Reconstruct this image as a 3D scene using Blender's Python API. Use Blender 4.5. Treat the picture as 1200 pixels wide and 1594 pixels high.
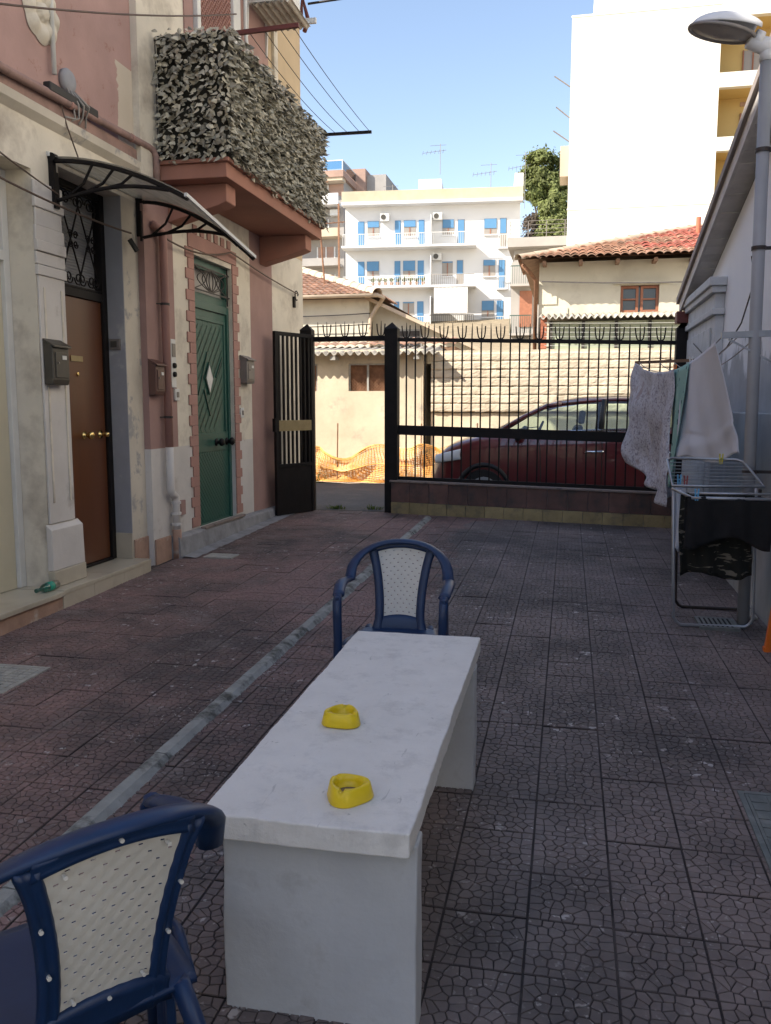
import bpy, math, random
from mathutils import Vector, Matrix, noise
random.seed(7)
R = math.radians
sc = bpy.context.scene
for o in list(bpy.data.objects): bpy.data.objects.remove(o)
COL = sc.collection

# ---------------------------------------------------------------- camera
cd = bpy.data.cameras.new("camera"); cam = bpy.data.objects.new("camera", cd); COL.objects.link(cam)
cd.sensor_fit = 'VERTICAL'; cd.sensor_height = 24.0; cd.lens = 24.0 * 1330 / 1594
cd.clip_start = 0.05; cd.clip_end = 2000
cam.location = (0, 0, 1.55); cam.rotation_euler = (R(90 - 7.072), 0, R(12.046))
sc.camera = cam
# ---------------------------------------------------------------- sky and sun
SUN_DIR = Vector((1.1, 0.80, -1.0)).normalized()          # the way the light travels
sv = -SUN_DIR
elev = math.asin(sv.z); azim = math.atan2(sv.x, sv.y)
w = bpy.data.worlds.new("World"); sc.world = w; w.use_nodes = True
nt = w.node_tree; nt.nodes.clear()
sky = nt.nodes.new('ShaderNodeTexSky'); sky.sky_type = 'NISHITA'; sky.sun_disc = False
sky.sun_elevation = elev; sky.sun_rotation = azim; sky.altitude = 100
sky.air_density = 1.0; sky.dust_density = 0.5; sky.ozone_density = 1.0
bg = nt.nodes.new('ShaderNodeBackground'); bg.inputs[1].default_value = 0.15
ow = nt.nodes.new('ShaderNodeOutputWorld')
tn = nt.nodes.new('ShaderNodeMixRGB'); tn.blend_type = 'MULTIPLY'; tn.inputs[0].default_value = 1; tn.inputs[2].default_value = (1.06, .96, .90, 1)
nt.links.new(sky.outputs[0], tn.inputs[1]); nt.links.new(tn.outputs[0], bg.inputs[0]); nt.links.new(bg.outputs[0], ow.inputs[0])
sl = bpy.data.lights.new("sun", 'SUN'); sl.energy = 4.6; sl.angle = R(0.5); sl.color = (1.0, 0.92, 0.80)
sun = bpy.data.objects.new("sun", sl); COL.objects.link(sun); sun.location = (-20, -15, 20)
sun.rotation_euler = SUN_DIR.to_track_quat('-Z', 'Y').to_euler()
vs = sc.view_settings
vs.view_transform = 'Standard'; vs.look = 'None'; vs.exposure = 1.05; vs.gamma = 1; vs.use_curve_mapping = False
try:
    sc.cycles.max_bounces = 6; sc.cycles.transparent_max_bounces = 12
except Exception: pass

# ---------------------------------------------------------------- materials
def lin(c):
    return tuple((v/255/12.92 if v/255 <= .04045 else ((v/255+.055)/1.055)**2.4) for v in c)
MATS = {}
class N:
    """small node builder"""
    def __init__(s, name):
        s.m = bpy.data.materials.new(name); s.m.use_nodes = True; s.t = s.m.node_tree
        s.b = s.t.nodes['Principled BSDF']; s.out = s.t.nodes['Material Output']; MATS[name] = s.m
    def n(s, typ, **kw):
        q = s.t.nodes.new('ShaderNode' + typ)
        for k, v in kw.items():
            if k.startswith('i_'):
                q.inputs[k[2:].replace('_', ' ')].default_value = v
            else: setattr(q, k, v)
        return q
    def l(s, a, b): s.t.links.new(a, b)
    def pos(s, scale=None):
        g = s.n('NewGeometry').outputs['Position']
        if scale is None: return g
        mp = s.n('Mapping'); mp.inputs['Scale'].default_value = scale; s.l(g, mp.inputs[0]); return mp.outputs[0]
    def noise(s, scale, detail=4, rough=.55, vec=None, dist=0):
        q = s.n('TexNoise'); q.inputs['Scale'].default_value = scale; q.inputs['Detail'].default_value = detail
        q.inputs['Roughness'].default_value = rough; q.inputs['Distortion'].default_value = dist
        s.l(vec or s.pos(), q.inputs['Vector']); return q.outputs[0]
    def ramp(s, fac, a, b, ca=(0, 0, 0), cb=(1, 1, 1)):
        q = s.n('ValToRGB'); e = q.color_ramp.elements
        e[0].position = a; e[1].position = b; e[0].color = (*ca, 1); e[1].color = (*cb, 1)
        s.l(fac, q.inputs[0]); return q.outputs[0]
    def mix(s, fac, a, b, mode='MIX'):
        q = s.n('MixRGB', blend_type=mode)
        for i, v in ((0, fac), (1, a), (2, b)):
            if hasattr(v, 'is_linked') or hasattr(v, 'links'): s.l(v, q.inputs[i])
            elif i == 0: q.inputs[0].default_value = v
            else: q.inputs[i].default_value = (*v, 1) if len(v) == 3 else v
        return q.outputs[0]
    def math(s, op, a, b=0.0):
        q = s.n('Math', operation=op)
        for i, v in ((0, a), (1, b)):
            if hasattr(v, 'links'): s.l(v, q.inputs[i])
            else: q.inputs[i].default_value = v
        return q.outputs[0]
    def bump(s, h, st, dist=.01):
        q = s.n('Bump'); q.inputs['Strength'].default_value = st; q.inputs['Distance'].default_value = dist
        s.l(h, q.inputs['Height']); s.l(q.outputs[0], s.b.inputs['Normal'])
    def col(s, c):
        if hasattr(c, 'links'): s.l(c, s.b.inputs['Base Color'])
        else: s.b.inputs['Base Color'].default_value = (*c, 1)
    def set(s, rough=.8, metal=0, spec=None):
        s.b.inputs['Roughness'].default_value = rough; s.b.inputs['Metallic'].default_value = metal
        if spec is not None: s.b.inputs['Specular IOR Level'].default_value = spec
        return s

def sc_(c, f): return tuple(min(.95, v*f) for v in c)
def surf(name, c, rough=.8, var=.18, scale=3.0, bump=.25, bscale=70, metal=0, dirt=None, dscale=1.5, dlo=.52, dhi=.72, stretch=None, rnd=0, spec=None, bdist=.004):
    k = N(name); k.set(rough, metal, spec)
    v = k.pos(stretch) if stretch else k.pos()
    a = k.noise(scale, 6, .6, v); cc = k.mix(k.ramp(a, .3, .7), sc_(c, 1-var), sc_(c, 1+var))
    if dirt:
        d = k.noise(dscale, 7, .65, v); cc = k.mix(k.ramp(d, dlo, dhi), cc, dirt)
    if rnd:
        oi = k.n('ObjectInfo').outputs['Random']; isl = k.n('NewGeometry').outputs['Random Per Island']
        f = k.math('FRACT', k.math('ADD', oi, isl))
        mr = k.n('MapRange'); k.l(f, mr.inputs[0]); mr.inputs[3].default_value = 1-rnd; mr.inputs[4].default_value = 1+rnd
        hs = k.n('HueSaturation'); k.l(mr.outputs[0], hs.inputs['Value']); k.l(cc, hs.inputs['Color']); cc = hs.outputs[0]
    k.col(cc)
    if bump: k.bump(k.noise(bscale, 5, .6), bump, bdist)
    return k.m

CREAM = (.66, .605, .505); PINK = (.40, .255, .228)
surf('cream_plaster', CREAM, .85, .12, 1.6, .3, 40, dirt=(.38, .33, .27), dscale=2.6, dlo=.50, dhi=.74)
surf('cream_peeling', (.55, .50, .42), .85, .14, 2, .5, 18, dirt=(.33, .32, .31), dscale=4.5, dlo=.55, dhi=.62)
surf('white_plaster_worn', (.58, .55, .52), .85, .1, 2, .4, 25, dirt=(.42, .38, .35), dscale=3, dlo=.58, dhi=.72)
surf('pink_plaster_shaded', (.33, .205, .182), .85, .14, 2.0, .3, 50, dirt=(.30, .19, .165), dscale=2.6, dlo=.55, dhi=.8)  # far-half pink, darkened: the wall's deeper shade is put into the colour
surf('pink_plain', (.37, .205, .172), .8, .1, 2.5, .25, 50)
surf('salmon_plaster', (.34, .16, .115), .85, .12, 2, .3, 40, dirt=(.30, .18, .14), dlo=.55, dhi=.75)
surf('ochre_plaster', (.52, .40, .25), .85, .1, 2, .2, 40)
surf('grey_reveal', (.30, .30, .32), .85, .1, 3, .3, 40, dirt=(.42, .41, .40), dlo=.6, dhi=.66)
surf('cement', (.26, .26, .27), .9, .2, 6, .6, 40, dirt=(.17, .165, .17), dlo=.5, dhi=.7, dscale=4)
surf('kerb_stone', (.29, .295, .275), .9, .2, 8, .8, 50, dirt=(.075, .075, .065), dscale=7, dlo=.48, dhi=.62)
surf('marble_step', (.47, .42, .33), .32, .12, 2.5, .08, 30, dirt=(.36, .30, .23), dscale=3, dlo=.5, dhi=.75)
surf('raw_plinth', (.36, .23, .17), .9, .2, 6, .8, 25, dirt=(.45, .38, .32), dscale=7, dlo=.58, dhi=.68)
k = N('table_paint'); k.set(.75)
c = k.mix(k.ramp(k.noise(5, 6, .65), .3, .7), (.68, .66, .62), (.77, .75, .71))
c = k.mix(k.math('MULTIPLY', k.ramp(k.noise(9, 8, .72), .52, .70), .55), c, (.47, .455, .43))
c = k.mix(k.math('MULTIPLY', k.ramp(k.noise(38, 5, .7), .66, .72), .7), c, (.30, .29, .275))
c = k.mix(k.math('MULTIPLY', k.ramp(k.noise(24, 4, .6, k.pos((2.5, .35, 1)), .8), .68, .72), .5), c, (.36, .35, .335))
k.col(c); k.bump(k.noise(70, 6, .7), .6, .004)
surf('leg_paint', (.50, .505, .51), .75, .12, 3, .4, 45, dirt=(.38, .375, .365), dscale=6, dlo=.55, dhi=.75, bdist=.003)
surf('blue_plastic', (.008, .029, .088), .42, .15, 12, .06, 120)
surf('white_plastic', (.64, .61, .54), .5, .05, 8, .05, 90, dirt=(.5, .5, .47), dlo=.6, dhi=.8)
surf('yellow_plastic', (.78, .56, .012), .38, .05, 30, .05, 100)
surf('ash', (.22, .16, .10), .95, .4, 120, .5, 200)
surf('black_iron', (.009, .007, .007), .6, .3, 12, .25, 90, spec=.25)
surf('dark_iron', (.03, .022, .02), .55, .3, 12, .25, 90)
surf('brass_plate', (.32, .25, .13), .5, .15, 10, .1, 60, metal=.4)
surf('brass', (.75, .55, .22), .22, .08, 10, 0, metal=1)
surf('door_brown', (.105, .036, .014), .30, .1, 1.5, .03, 40, stretch=(6, 6, .6), spec=.6)
surf('green_paint', (.019, .086, .066), .45, .1, 2.5, .06, 60)
surf('green_dark', (.018, .06, .047), .4, .1, 4, .06, 60)
surf('grey_pvc', (.30, .31, .33), .5, .08, 3, .08, 50)
surf('galvanised', (.34, .36, .39), .38, .15, 6, .1, 60, metal=.5)
surf('wall_white_cold', (.60, .63, .68), .85, .08, 1.2, .2, 30)
surf('fascia_wood', (.30, .26, .24), .8, .2, 8, .3, 40, stretch=(1, .25, 1))
surf('soffit_plank', (.58, .55, .52), .85, .15, 5, .3, 40, rnd=.1)
surf('maroon_paint', (.12, .028, .022), .6, .1, 5, .1)
surf('shutter_cream', (.55, .50, .37), .55, .06, 2, .05, 30)
surf('mailbox_grey', (.060, .053, .043), .45, .1, 8, .06, 80)
surf('mailbox_brown', (.105, .050, .040), .45, .1, 8, .06, 80)
surf('steel_box', (.20, .18, .165), .45, .1, 8, .06, 80, metal=.2)
surf('white_metal', (.62, .62, .60), .5, .06, 5, .08, 60)
surf('white_enamel', (.75, .76, .77), .35, .04, 5, .03, 60)
surf('dark_gap', (.012, .011, .011), .9, .1, 4, 0)
surf('hedge_backing', (.025, .024, .018), .9, .3, 10, .4, 60)
surf('hedge_leaf', (.375, .35, .275), .6, .25, 8, .1, 90, rnd=.5)
surf('pine_needles', (.22, .25, .085), .8, .35, .6, 0, rnd=.45)
surf('conifer_needles', (.25, .28, .10), .8, .3, .6, 0, rnd=.4)
surf('brown_foliage', (.16, .125, .095), .85, .3, .6, 0, rnd=.4)
surf('weed', (.09, .13, .035), .7, .2, 20, 0, rnd=.3)
surf('bark', (.10, .075, .055), .95, .3, 8, .8, 10)
surf('asphalt', (.075, .075, .078), .9, .2, 30, .8, 120, dirt=(.12, .115, .11), dscale=1.5, dlo=.5, dhi=.7)
surf('earth', (.26, .21, .14), .95, .25, 2, .8, 12)
surf('gravel', (.42, .37, .30), .95, .3, 20, .8, 30)
surf('sun_plaster', (.58, .50, .37), .9, .16, 1.6, .5, 14, dirt=(.40, .35, .28), dscale=2.8, dlo=.55, dhi=.68, bdist=.01)
surf('house_plaster', (.60, .56, .45), .9, .1, 1.2, .3, 14, dirt=(.45, .41, .33), dscale=1.4, dlo=.55, dhi=.75)
surf('concrete_block', (.56, .48, .365), .95, .15, 5, .8, 22, rnd=.05, bdist=.012, dirt=(.44, .375, .28), dscale=3, dlo=.5, dhi=.7)
surf('fibre_cement', (.42, .39, .34), .95, .2, 4, .4, 30, dirt=(.25, .22, .18), dscale=5, dlo=.5, dhi=.7)
surf('roof_tile', (.40, .235, .165), .85, .2, 5, .3, 30, rnd=.28, dirt=(.36, .28, .21), dscale=4, dlo=.5, dhi=.75)
surf('roof_tile_red', (.42, .15, .115), .85, .2, 5, .3, 30, rnd=.2, dirt=(.38, .24, .18), dscale=4, dlo=.5, dhi=.75)
surf('ridge_tile', (.52, .42, .31), .9, .15, 4, .3, 30, rnd=.12)
surf('white_facade', (.63, .635, .645), .85, .04, .3, .1, 6)
surf('parapet', (.46, .41, .30), .9, .12, .8, .2, 6, dirt=(.45, .38, .26), dscale=.9, dlo=.5, dhi=.75)
surf('big_white', (.78, .735, .64), .85, .03, .2, .1, 6)
surf('loggia_ochre', (.58, .42, .17), .85, .05, .4, .1, 6)
surf('blue_shutter', (.085, .225, .41), .5, .05, 2, .05, 60)
surf('brick_far', (.36, .24, .19), .9, .15, .9, .3, 8)
surf('tower_cream', (.48, .40, .30), .9, .1, .6, .2, 6)
surf('grey_facade', (.33, .31, .29), .9, .12, .7, .2, 6)
surf('wood_frame', (.28, .11, .06), .6, .15, 8, .1, 40)
surf('rust', (.22, .11, .06), .85, .3, 9, .4, 40)
surf('orange_plastic', (.75, .17, .02), .45, .08, 6, .05, 60)
surf('orange_net', (.90, .44, .12), .5, .15, 4, 0)
surf('sheet_white', (.60, .62, .68), .9, .05, 3, .12, 120)
surf('cloth_black', (.008, .008, .009), .95, .3, 20, .2, 150)
surf('lamp_shell', (.62, .63, .65), .4, .06, 5, .04, 40)
surf('rubber', (.015, .015, .016), .8, .2, 10, .1)
surf('car_chrome', (.75, .75, .76), .12, .03, 4, 0, metal=1)
surf('car_trim', (.012, .012, .013), .5, .1, 8, .03)
surf('pipe_brown', (.29, .185, .16), .8, .2, 4, .3, 30, dirt=(.20, .13, .11), dscale=5, dlo=.5, dhi=.65)
surf('pilaster_white', (.52, .54, .56), .88, .12, 3, .4, 25, dirt=(.36, .38, .39), dscale=3, dlo=.52, dhi=.68)
surf('cable_black', (.02, .018, .017), .6, .2, 8, 0)
surf('cable_grey', (.28, .26, .24), .6, .2, 8, 0)
surf('cable_brown', (.10, .065, .05), .6, .2, 8, 0)
surf('peg_blue', (.10, .35, .60), .5, .05, 8, 0); surf('peg_yellow', (.5, .45, .05), .5, .05, 8, 0)
surf('peg_white', (.6, .6, .6), .5, .05, 8, 0); surf('peg_red', (.25, .05, .06), .5, .05, 8, 0)
surf('beam_wood', (.22, .13, .08), .85, .2, 6, .3, 30)
surf('brick_red', (.36, .13, .075), .9, .2, 6, .4, 30, rnd=.2)
surf('iron_cover', (.14, .155, .15), .6, .2, 14, .5, 60, dirt=(.22, .23, .22), dscale=10, dlo=.55, dhi=.7)
surf('pale_cover', (.34, .33, .30), .85, .2, 14, .4, 50)
surf('tile_yellow', (.30, .235, .115), .75, .2, 7, .3, 40, rnd=.16, dirt=(.14, .12, .085), dscale=6, dlo=.5, dhi=.72)
surf('tile_maroon', (.12, .062, .050), .6, .3, 7, .3, 40, rnd=.2, dirt=(.05, .042, .04), dscale=5, dlo=.45, dhi=.65)
surf('stone_cap', (.24, .19, .165), .8, .2, 8, .3, 40, dirt=(.10, .085, .08), dscale=8, dlo=.5, dhi=.7)
surf('bottle_label', (.02, .30, .20), .5, .1, 30, 0)

for nm in ('pine_needles', 'conifer_needles', 'brown_foliage', 'weed'):      # thin leaves let light through
    t_ = MATS[nm].node_tree; b_ = t_.nodes['Principled BSDF']; tr_ = t_.nodes.new('ShaderNodeBsdfTranslucent'); mx_ = t_.nodes.new('ShaderNodeMixShader'); mx_.inputs[0].default_value = .45
    t_.links.new(b_.inputs['Base Color'].links[0].from_socket, tr_.inputs[0]); t_.links.new(b_.outputs[0], mx_.inputs[1]); t_.links.new(tr_.outputs[0], mx_.inputs[2]); t_.links.new(mx_.outputs[0], t_.nodes['Material Output'].inputs[0])
# car paint
k = N('car_red'); k.set(.32, 0, .6); k.col((.125, .007, .011)); k.b.inputs['Coat Weight'].default_value = 1; k.b.inputs['Coat Roughness'].default_value = .05
# glass (thin panes)
def glass(name, col=(.9, .95, .94), mixf=.14, rough=.03):
    k = N(name)
    t = k.n('BsdfTransparent'); t.inputs[0].default_value = (*col, 1)
    g = k.n('BsdfGlossy'); g.inputs['Roughness'].default_value = rough
    mx = k.n('MixShader'); fr = k.n('Fresnel'); fr.inputs[0].default_value = 1.5
    k.l(k.math('ADD', fr.outputs[0], mixf*.3), mx.inputs[0])
    k.l(t.outputs[0], mx.inputs[1]); k.l(g.outputs[0], mx.inputs[2]); k.l(mx.outputs[0], k.out.inputs[0])
    return k.m
glass('car_glass', (.80, .90, .84)); glass('clear_glass', (.9, .95, .95)); glass('balcony_glass', (.55, .75, .85))
k = N('window_dark'); k.set(.12, 0, .6); k.col((.05, .05, .055))
k = N('window_pale'); k.set(.25, 0, .5); k.col((.30, .27, .24))
k = N('door_glass'); k.set(.35, 0, .5); k.col((.42, .40, .38)); k.bump(k.noise(60, 3), .3, .004)
# ribbed obscured glass
k = N('ribbed_glass'); k.set(.3, 0, .5); k.col((.33, .33, .34))
wv = k.n('TexWave', wave_type='BANDS', bands_direction='Z'); wv.inputs['Scale'].default_value = 14; k.l(k.pos(), wv.inputs['Vector']); k.bump(wv.outputs[1], .6, .01)
# polycarbonate canopy, streaked with dirt
k = N('polycarbonate')
t = k.n('BsdfTranslucent'); t.inputs[0].default_value = (.50, .48, .43, 1)
tr = k.n('BsdfTransparent'); tr.inputs[0].default_value = (.75, .74, .70, 1)
d = k.n('BsdfDiffuse'); nz = k.noise(9, 6, .65, k.pos((1, .15, 1)), 0.6)
k.l(k.mix(k.ramp(nz, .46, .66), (.56, .53, .47), (.20, .17, .12)), d.inputs[0])
m1 = k.n('MixShader'); m1.inputs[0].default_value = .45; k.l(d.outputs[0], m1.inputs[1]); k.l(t.outputs[0], m1.inputs[2])
m2 = k.n('MixShader'); m2.inputs[0].default_value = .42; k.l(m1.outputs[0], m2.inputs[1]); k.l(tr.outputs[0], m2.inputs[2]); k.l(m2.outputs[0], k.out.inputs[0])
# upper wall: old pink with a fresh cream repaint that ends in a ragged edge
k = N('pink_repaint'); k.set(.85)
sx = k.n('SeparateXYZ'); k.l(k.pos(), sx.inputs[0])
nz = k.noise(5, 5, .6); st = k.math('MULTIPLY', k.math('GREATER_THAN', sx.outputs[2], 4.33), .27)
f = k.math('SUBTRACT', k.math('ADD', sx.outputs[1], k.math('MULTIPLY', nz, .22)), st)
cr = k.ramp(k.math('SUBTRACT', f, 6.3), .495, .505)
n2 = k.ramp(k.noise(2.2, 6), .3, .7); pk = k.mix(n2, sc_(PINK, .86), sc_(PINK, 1.1))
pk = k.mix(k.ramp(k.noise(6, 7, .7), .60, .66), pk, (.30, .16, .125))
cm = k.mix(n2, (.50, .43, .34), (.56, .49, .40))
back = k.math('LESS_THAN', sx.outputs[1], 7.6)
k.col(k.mix(cr, pk, cm)); k.bump(k.noise(40, 5), .3, .006)
# right wall: white lime wash, grey where damp has taken the paint, drips
k = N('damp_wall'); k.set(.88)
sx = k.n('SeparateXYZ'); k.l(k.pos(), sx.inputs[0])
nz = k.noise(2.2, 6, .62, k.pos((1, 1, .5)))
f = k.math('ADD', k.math('SUBTRACT', 2.02, sx.outputs[2]), k.math('MULTIPLY', k.math('SUBTRACT', nz, .5), 1.5))
grey = k.ramp(f, .0, .10)
dr = k.ramp(k.noise(3.0, 5, .6, k.pos((1, 1.6, .45))), .66, .70)
base = k.mix(k.ramp(k.noise(1.5, 5), .3, .7), (.74, .775, .83), (.81, .835, .87))
base = k.mix(dr, base, (.30, .31, .32))
gcol = k.mix(k.ramp(k.noise(3, 6), .3, .7), (.36, .38, .40), (.48, .51, .54))
k.col(k.mix(grey, base, gcol)); k.bump(k.noise(30, 5), .35, .006)
k = N('damp_plinth'); k.set(.88)
k.col(k.mix(k.ramp(k.noise(1.8, 6, .65, k.pos((1, 1, .45))), .35, .68), (.30, .32, .335), (.50, .53, .55))); k.bump(k.noise(30, 5), .4, .006)
# paving: raised stones over a dark mortar bed
k = N('paving_stone'); k.set(.72)
sx = k.n('SeparateXYZ'); k.l(k.pos(), sx.inputs[0])
zone = k.ramp(k.math('ADD', k.math('MULTIPLY', sx.outputs[0], .25), k.math('MULTIPLY', k.noise(1.1, 4), .5)), -.55, -.15)
c = k.mix(zone, (.238, .148, .134), (.192, .153, .144))
isl = k.n('NewGeometry').outputs['Random Per Island']
mr = k.n('MapRange'); k.l(isl, mr.inputs[0]); mr.inputs[3].default_value = .86; mr.inputs[4].default_value = 1.12
hs = k.n('HueSaturation'); k.l(mr.outputs[0], hs.inputs['Value']); k.l(c, hs.inputs['Color']); c = hs.outputs[0]
c = k.mix(k.math('MULTIPLY', k.ramp(k.noise(.75, 6, .68), .42, .60), .85), c, (.058, .050, .049))
c = k.mix(k.ramp(k.noise(2.7, 6, .7), .55, .75), c, (.20, .165, .155))
sp = k.noise(17, 3, .6); big = k.ramp(k.noise(1.6, 3), .46, .60)
c = k.mix(k.math('MULTIPLY', k.ramp(sp, .63, .68), big), c, (.42, .39, .375))
fs = k.noise(60, 2, .5); c = k.mix(k.math('MULTIPLY', k.ramp(fs, .63, .70), k.ramp(k.noise(2.3, 4, .7), .46, .66)), c, (.38, .355, .34))
k.col(c); k.bump(k.noise(140, 4, .6), .45, .003)
surf('paving_bed', (.034, .027, .027), .95, .3, 8, .5, 60, dirt=(.085, .068, .062), dscale=3.5, dlo=.45, dhi=.65)
# printed cloths
k = N('cloth_paisley'); k.set(.9)
a = k.noise(26, 4, .6, k.pos((1, 1, 1)), 1.5); b = k.noise(5, 3)
c = k.mix(k.ramp(a, .48, .62), (.56, .56, .61), (.27, .25, .30))
c = k.mix(k.ramp(b, .64, .70), c, (.36, .30, .31)); c = k.mix(k.ramp(k.noise(14, 3, .5, None, 2), .62, .66), c, (.55, .53, .54)); k.col(c); k.bump(k.noise(9, 3), .4, .02)
k = N('cloth_mint'); k.set(.9)
vo = k.n('TexVoronoi'); vo.inputs['Scale'].default_value = 14; k.l(k.pos(), vo.inputs['Vector'])
k.col(k.mix(k.ramp(vo.outputs[0], .20, .23), (.03, .08, .09), (.24, .42, .37)))
k = N('cloth_camo'); k.set(.95)
a = k.ramp(k.noise(16, 3, .5, k.pos((.6, .6, 2.2)), .8), .58, .62); k.col(k.mix(a, (.010, .011, .008), (.16, .145, .115)))
k = N('cloth_stripe'); k.set(.85)
wv = k.n('TexWave', wave_type='BANDS', bands_direction='X'); wv.inputs['Scale'].default_value = 1.2; k.l(k.pos(), wv.inputs['Vector']); k.col(k.mix(k.ramp(wv.outputs[1], .35, .5), (.70, .69, .66), (.55, .54, .52)))
# pink diamond lattice door
k = N('lattice_pink'); k.set(.6); k.col((.46, .27, .22))

# ---------------------------------------------------------------- mesh helpers
class MB:
    def __init__(s): s.v = []; s.f = []; s.mi = []
    def add(s, vs, fs, mi=0):
        o = len(s.v); s.v += [tuple(p) for p in vs]; s.f += [tuple(i+o for i in q) for q in fs]; s.mi += [mi]*len(fs); return s
    def box(s, x0, x1, y0, y1, z0, z1, mi=0):
        return s.hexa([(x0,y0,z0),(x1,y0,z0),(x1,y1,z0),(x0,y1,z0),(x0,y0,z1),(x1,y0,z1),(x1,y1,z1),(x0,y1,z1)], mi)
    def hexa(s, p, mi=0):
        return s.add(p, [(0,3,2,1),(4,5,6,7),(0,1,5,4),(1,2,6,5),(2,3,7,6),(3,0,4,7)], mi)
    def bar(s, a, b, w, h, up=(0,0,1), mi=0):
        a = Vector(a); b = Vector(b); d = (b-a).normalized(); u = Vector(up)
        r = d.cross(u)
        if r.length < 1e-4: r = d.cross(Vector((0,1,0)))
        r.normalize(); u = r.cross(d).normalized(); r = r*w/2; u = u*h/2
        return s.hexa([a-r-u, a+r-u, b+r-u, b-r-u, a-r+u, a+r+u, b+r+u, b-r+u], mi)
    def tube(s, pts, r, n=8, mi=0, closed=False, flat=1.0, upv=None, cap=True):
        pts = [Vector(p) for p in pts]; m = len(pts); rings = []
        rr = r if hasattr(r, '__len__') else [r]*m
        prev = None
        for i, p in enumerate(pts):
            t = (pts[(i+1) % m]-pts[i-1]) if closed else (pts[min(i+1, m-1)]-pts[max(i-1, 0)])
            t = t.normalized()
            if upv is not None: a = Vector(upv)
            elif prev is None: a = Vector((0,0,1)) if abs(t.z) < .9 else Vector((1,0,0))
            else: a = prev
            a = (a-t*a.dot(t))
            if a.length < 1e-5: a = t.orthogonal()
            a.normalize(); prev = a; b = t.cross(a)
            rings.append([p+(a*math.cos(2*math.pi*j/n)*flat+b*math.sin(2*math.pi*j/n))*rr[i] for j in range(n)])
        vs = [q for g in rings for q in g]; fs = []
        for i in range(m if closed else m-1):
            i2 = (i+1) % m
            for j in range(n):
                j2 = (j+1) % n; fs.append((i*n+j, i*n+j2, i2*n+j2, i2*n+j))
        if cap and not closed: fs += [tuple(range(n-1, -1, -1)), tuple((m-1)*n+j for j in range(n))]
        return s.add(vs, fs, mi)
    def lathe(s, prof, c=(0,0,0), axis='z', n=20, mi=0):
        vs = []; fs = []
        for (r, h) in prof:
            for j in range(n):
                a = 2*math.pi*j/n; x, y = r*math.cos(a), r*math.sin(a)
                p = {'z': (x, y, h), 'y': (x, h, y), 'x': (h, x, y)}[axis]; vs.append((p[0]+c[0], p[1]+c[1], p[2]+c[2]))
        for i in range(len(prof)-1):
            for j in range(n):
                j2 = (j+1) % n; fs.append((i*n+j, i*n+j2, (i+1)*n+j2, (i+1)*n+j))
        fs += [tuple(range(n-1, -1, -1)), tuple((len(prof)-1)*n+j for j in range(n))]
        return s.add(vs, fs, mi)
    def prism(s, poly, vec, mi=0):
        n = len(poly); v = Vector(vec)
        vs = [Vector(p) for p in poly]+[Vector(p)+v for p in poly]
        fs = [tuple(range(n-1, -1, -1)), tuple(range(n, 2*n))]+[(i, (i+1) % n, n+(i+1) % n, n+i) for i in range(n)]
        return s.add(vs, fs, mi)
    def grid(s, fn, nu, nv, mi=0, skip=None):
        vs = [fn(i/nu, j/nv) for j in range(nv+1) for i in range(nu+1)]
        fs = [(j*(nu+1)+i, j*(nu+1)+i+1, (j+1)*(nu+1)+i+1, (j+1)*(nu+1)+i) for j in range(nv) for i in range(nu) if not (skip and skip(i, j))]
        return s.add(vs, fs, mi)
ORG = {}
def mesh_of(mb, name, mats, smooth=False, off=None):
    me = bpy.data.meshes.new(name)
    vs = mb.v if off is None else [(a-off[0], b-off[1], c-off[2]) for a, b, c in mb.v]
    me.from_pydata(vs, [], mb.f)
    for m in ([mats] if isinstance(mats, str) else mats): me.materials.append(MATS[m])
    for p, i in zip(me.polygons, mb.mi):
        p.material_index = i
        if smooth: p.use_smooth = True
    me.update(); return me
def recalc(me):
    import bmesh
    b = bmesh.new(); b.from_mesh(me); bmesh.ops.recalc_face_normals(b, faces=b.faces); b.to_mesh(me); b.free()
def obj(name, mb, mats, parent=None, smooth=False, bevel=0, solid=0, sub=0, angle=None, kind=None):
    off = ORG.get(parent.name) if parent else None
    me = mesh_of(mb, name, mats, smooth, off); recalc(me)
    o = bpy.data.objects.new(name, me); COL.objects.link(o)
    if parent: o.parent = parent; ORG[o.name] = off or (0, 0, 0)
    if solid:
        q = o.modifiers.new('solid', 'SOLIDIFY'); q.thickness = solid; q.offset = 0
    if sub:
        q = o.modifiers.new('sub', 'SUBSURF'); q.levels = sub; q.render_levels = sub
    if bevel:
        q = o.modifiers.new('bevel', 'BEVEL'); q.width = bevel; q.segments = 2; q.limit_method = 'ANGLE'; q.angle_limit = R(35)
    if kind: o['kind'] = kind
    return o
def tag(o, label, cat, group=None):
    o['label'] = label; o['category'] = cat
    if group: o['group'] = group
    return o
def thing(name, label, cat, loc=(0, 0, 0), group=None):
    o = bpy.data.objects.new(name, None); COL.objects.link(o); o.location = loc; o.empty_display_size = .1
    ORG[o.name] = tuple(loc); return tag(o, label, cat, group)
def single(name, label, cat, mb, mats, group=None, **kw):
    """a thing that is one mesh: origin at its base"""
    xs, ys, zs = zip(*mb.v); c = ((min(xs)+max(xs))/2, (min(ys)+max(ys))/2, min(zs))
    me = mesh_of(mb, name, mats, kw.get('smooth', False), c); recalc(me)
    o = bpy.data.objects.new(name, me); COL.objects.link(o); o.location = c
    if kw.get('solid'):
        q = o.modifiers.new('solid', 'SOLIDIFY'); q.thickness = kw['solid']; q.offset = 0
    if kw.get('bevel'):
        q = o.modifiers.new('bevel', 'BEVEL'); q.width = kw['bevel']; q.segments = 2; q.limit_method = 'ANGLE'; q.angle_limit = R(35)
    return tag(o, label, cat, group)
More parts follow.
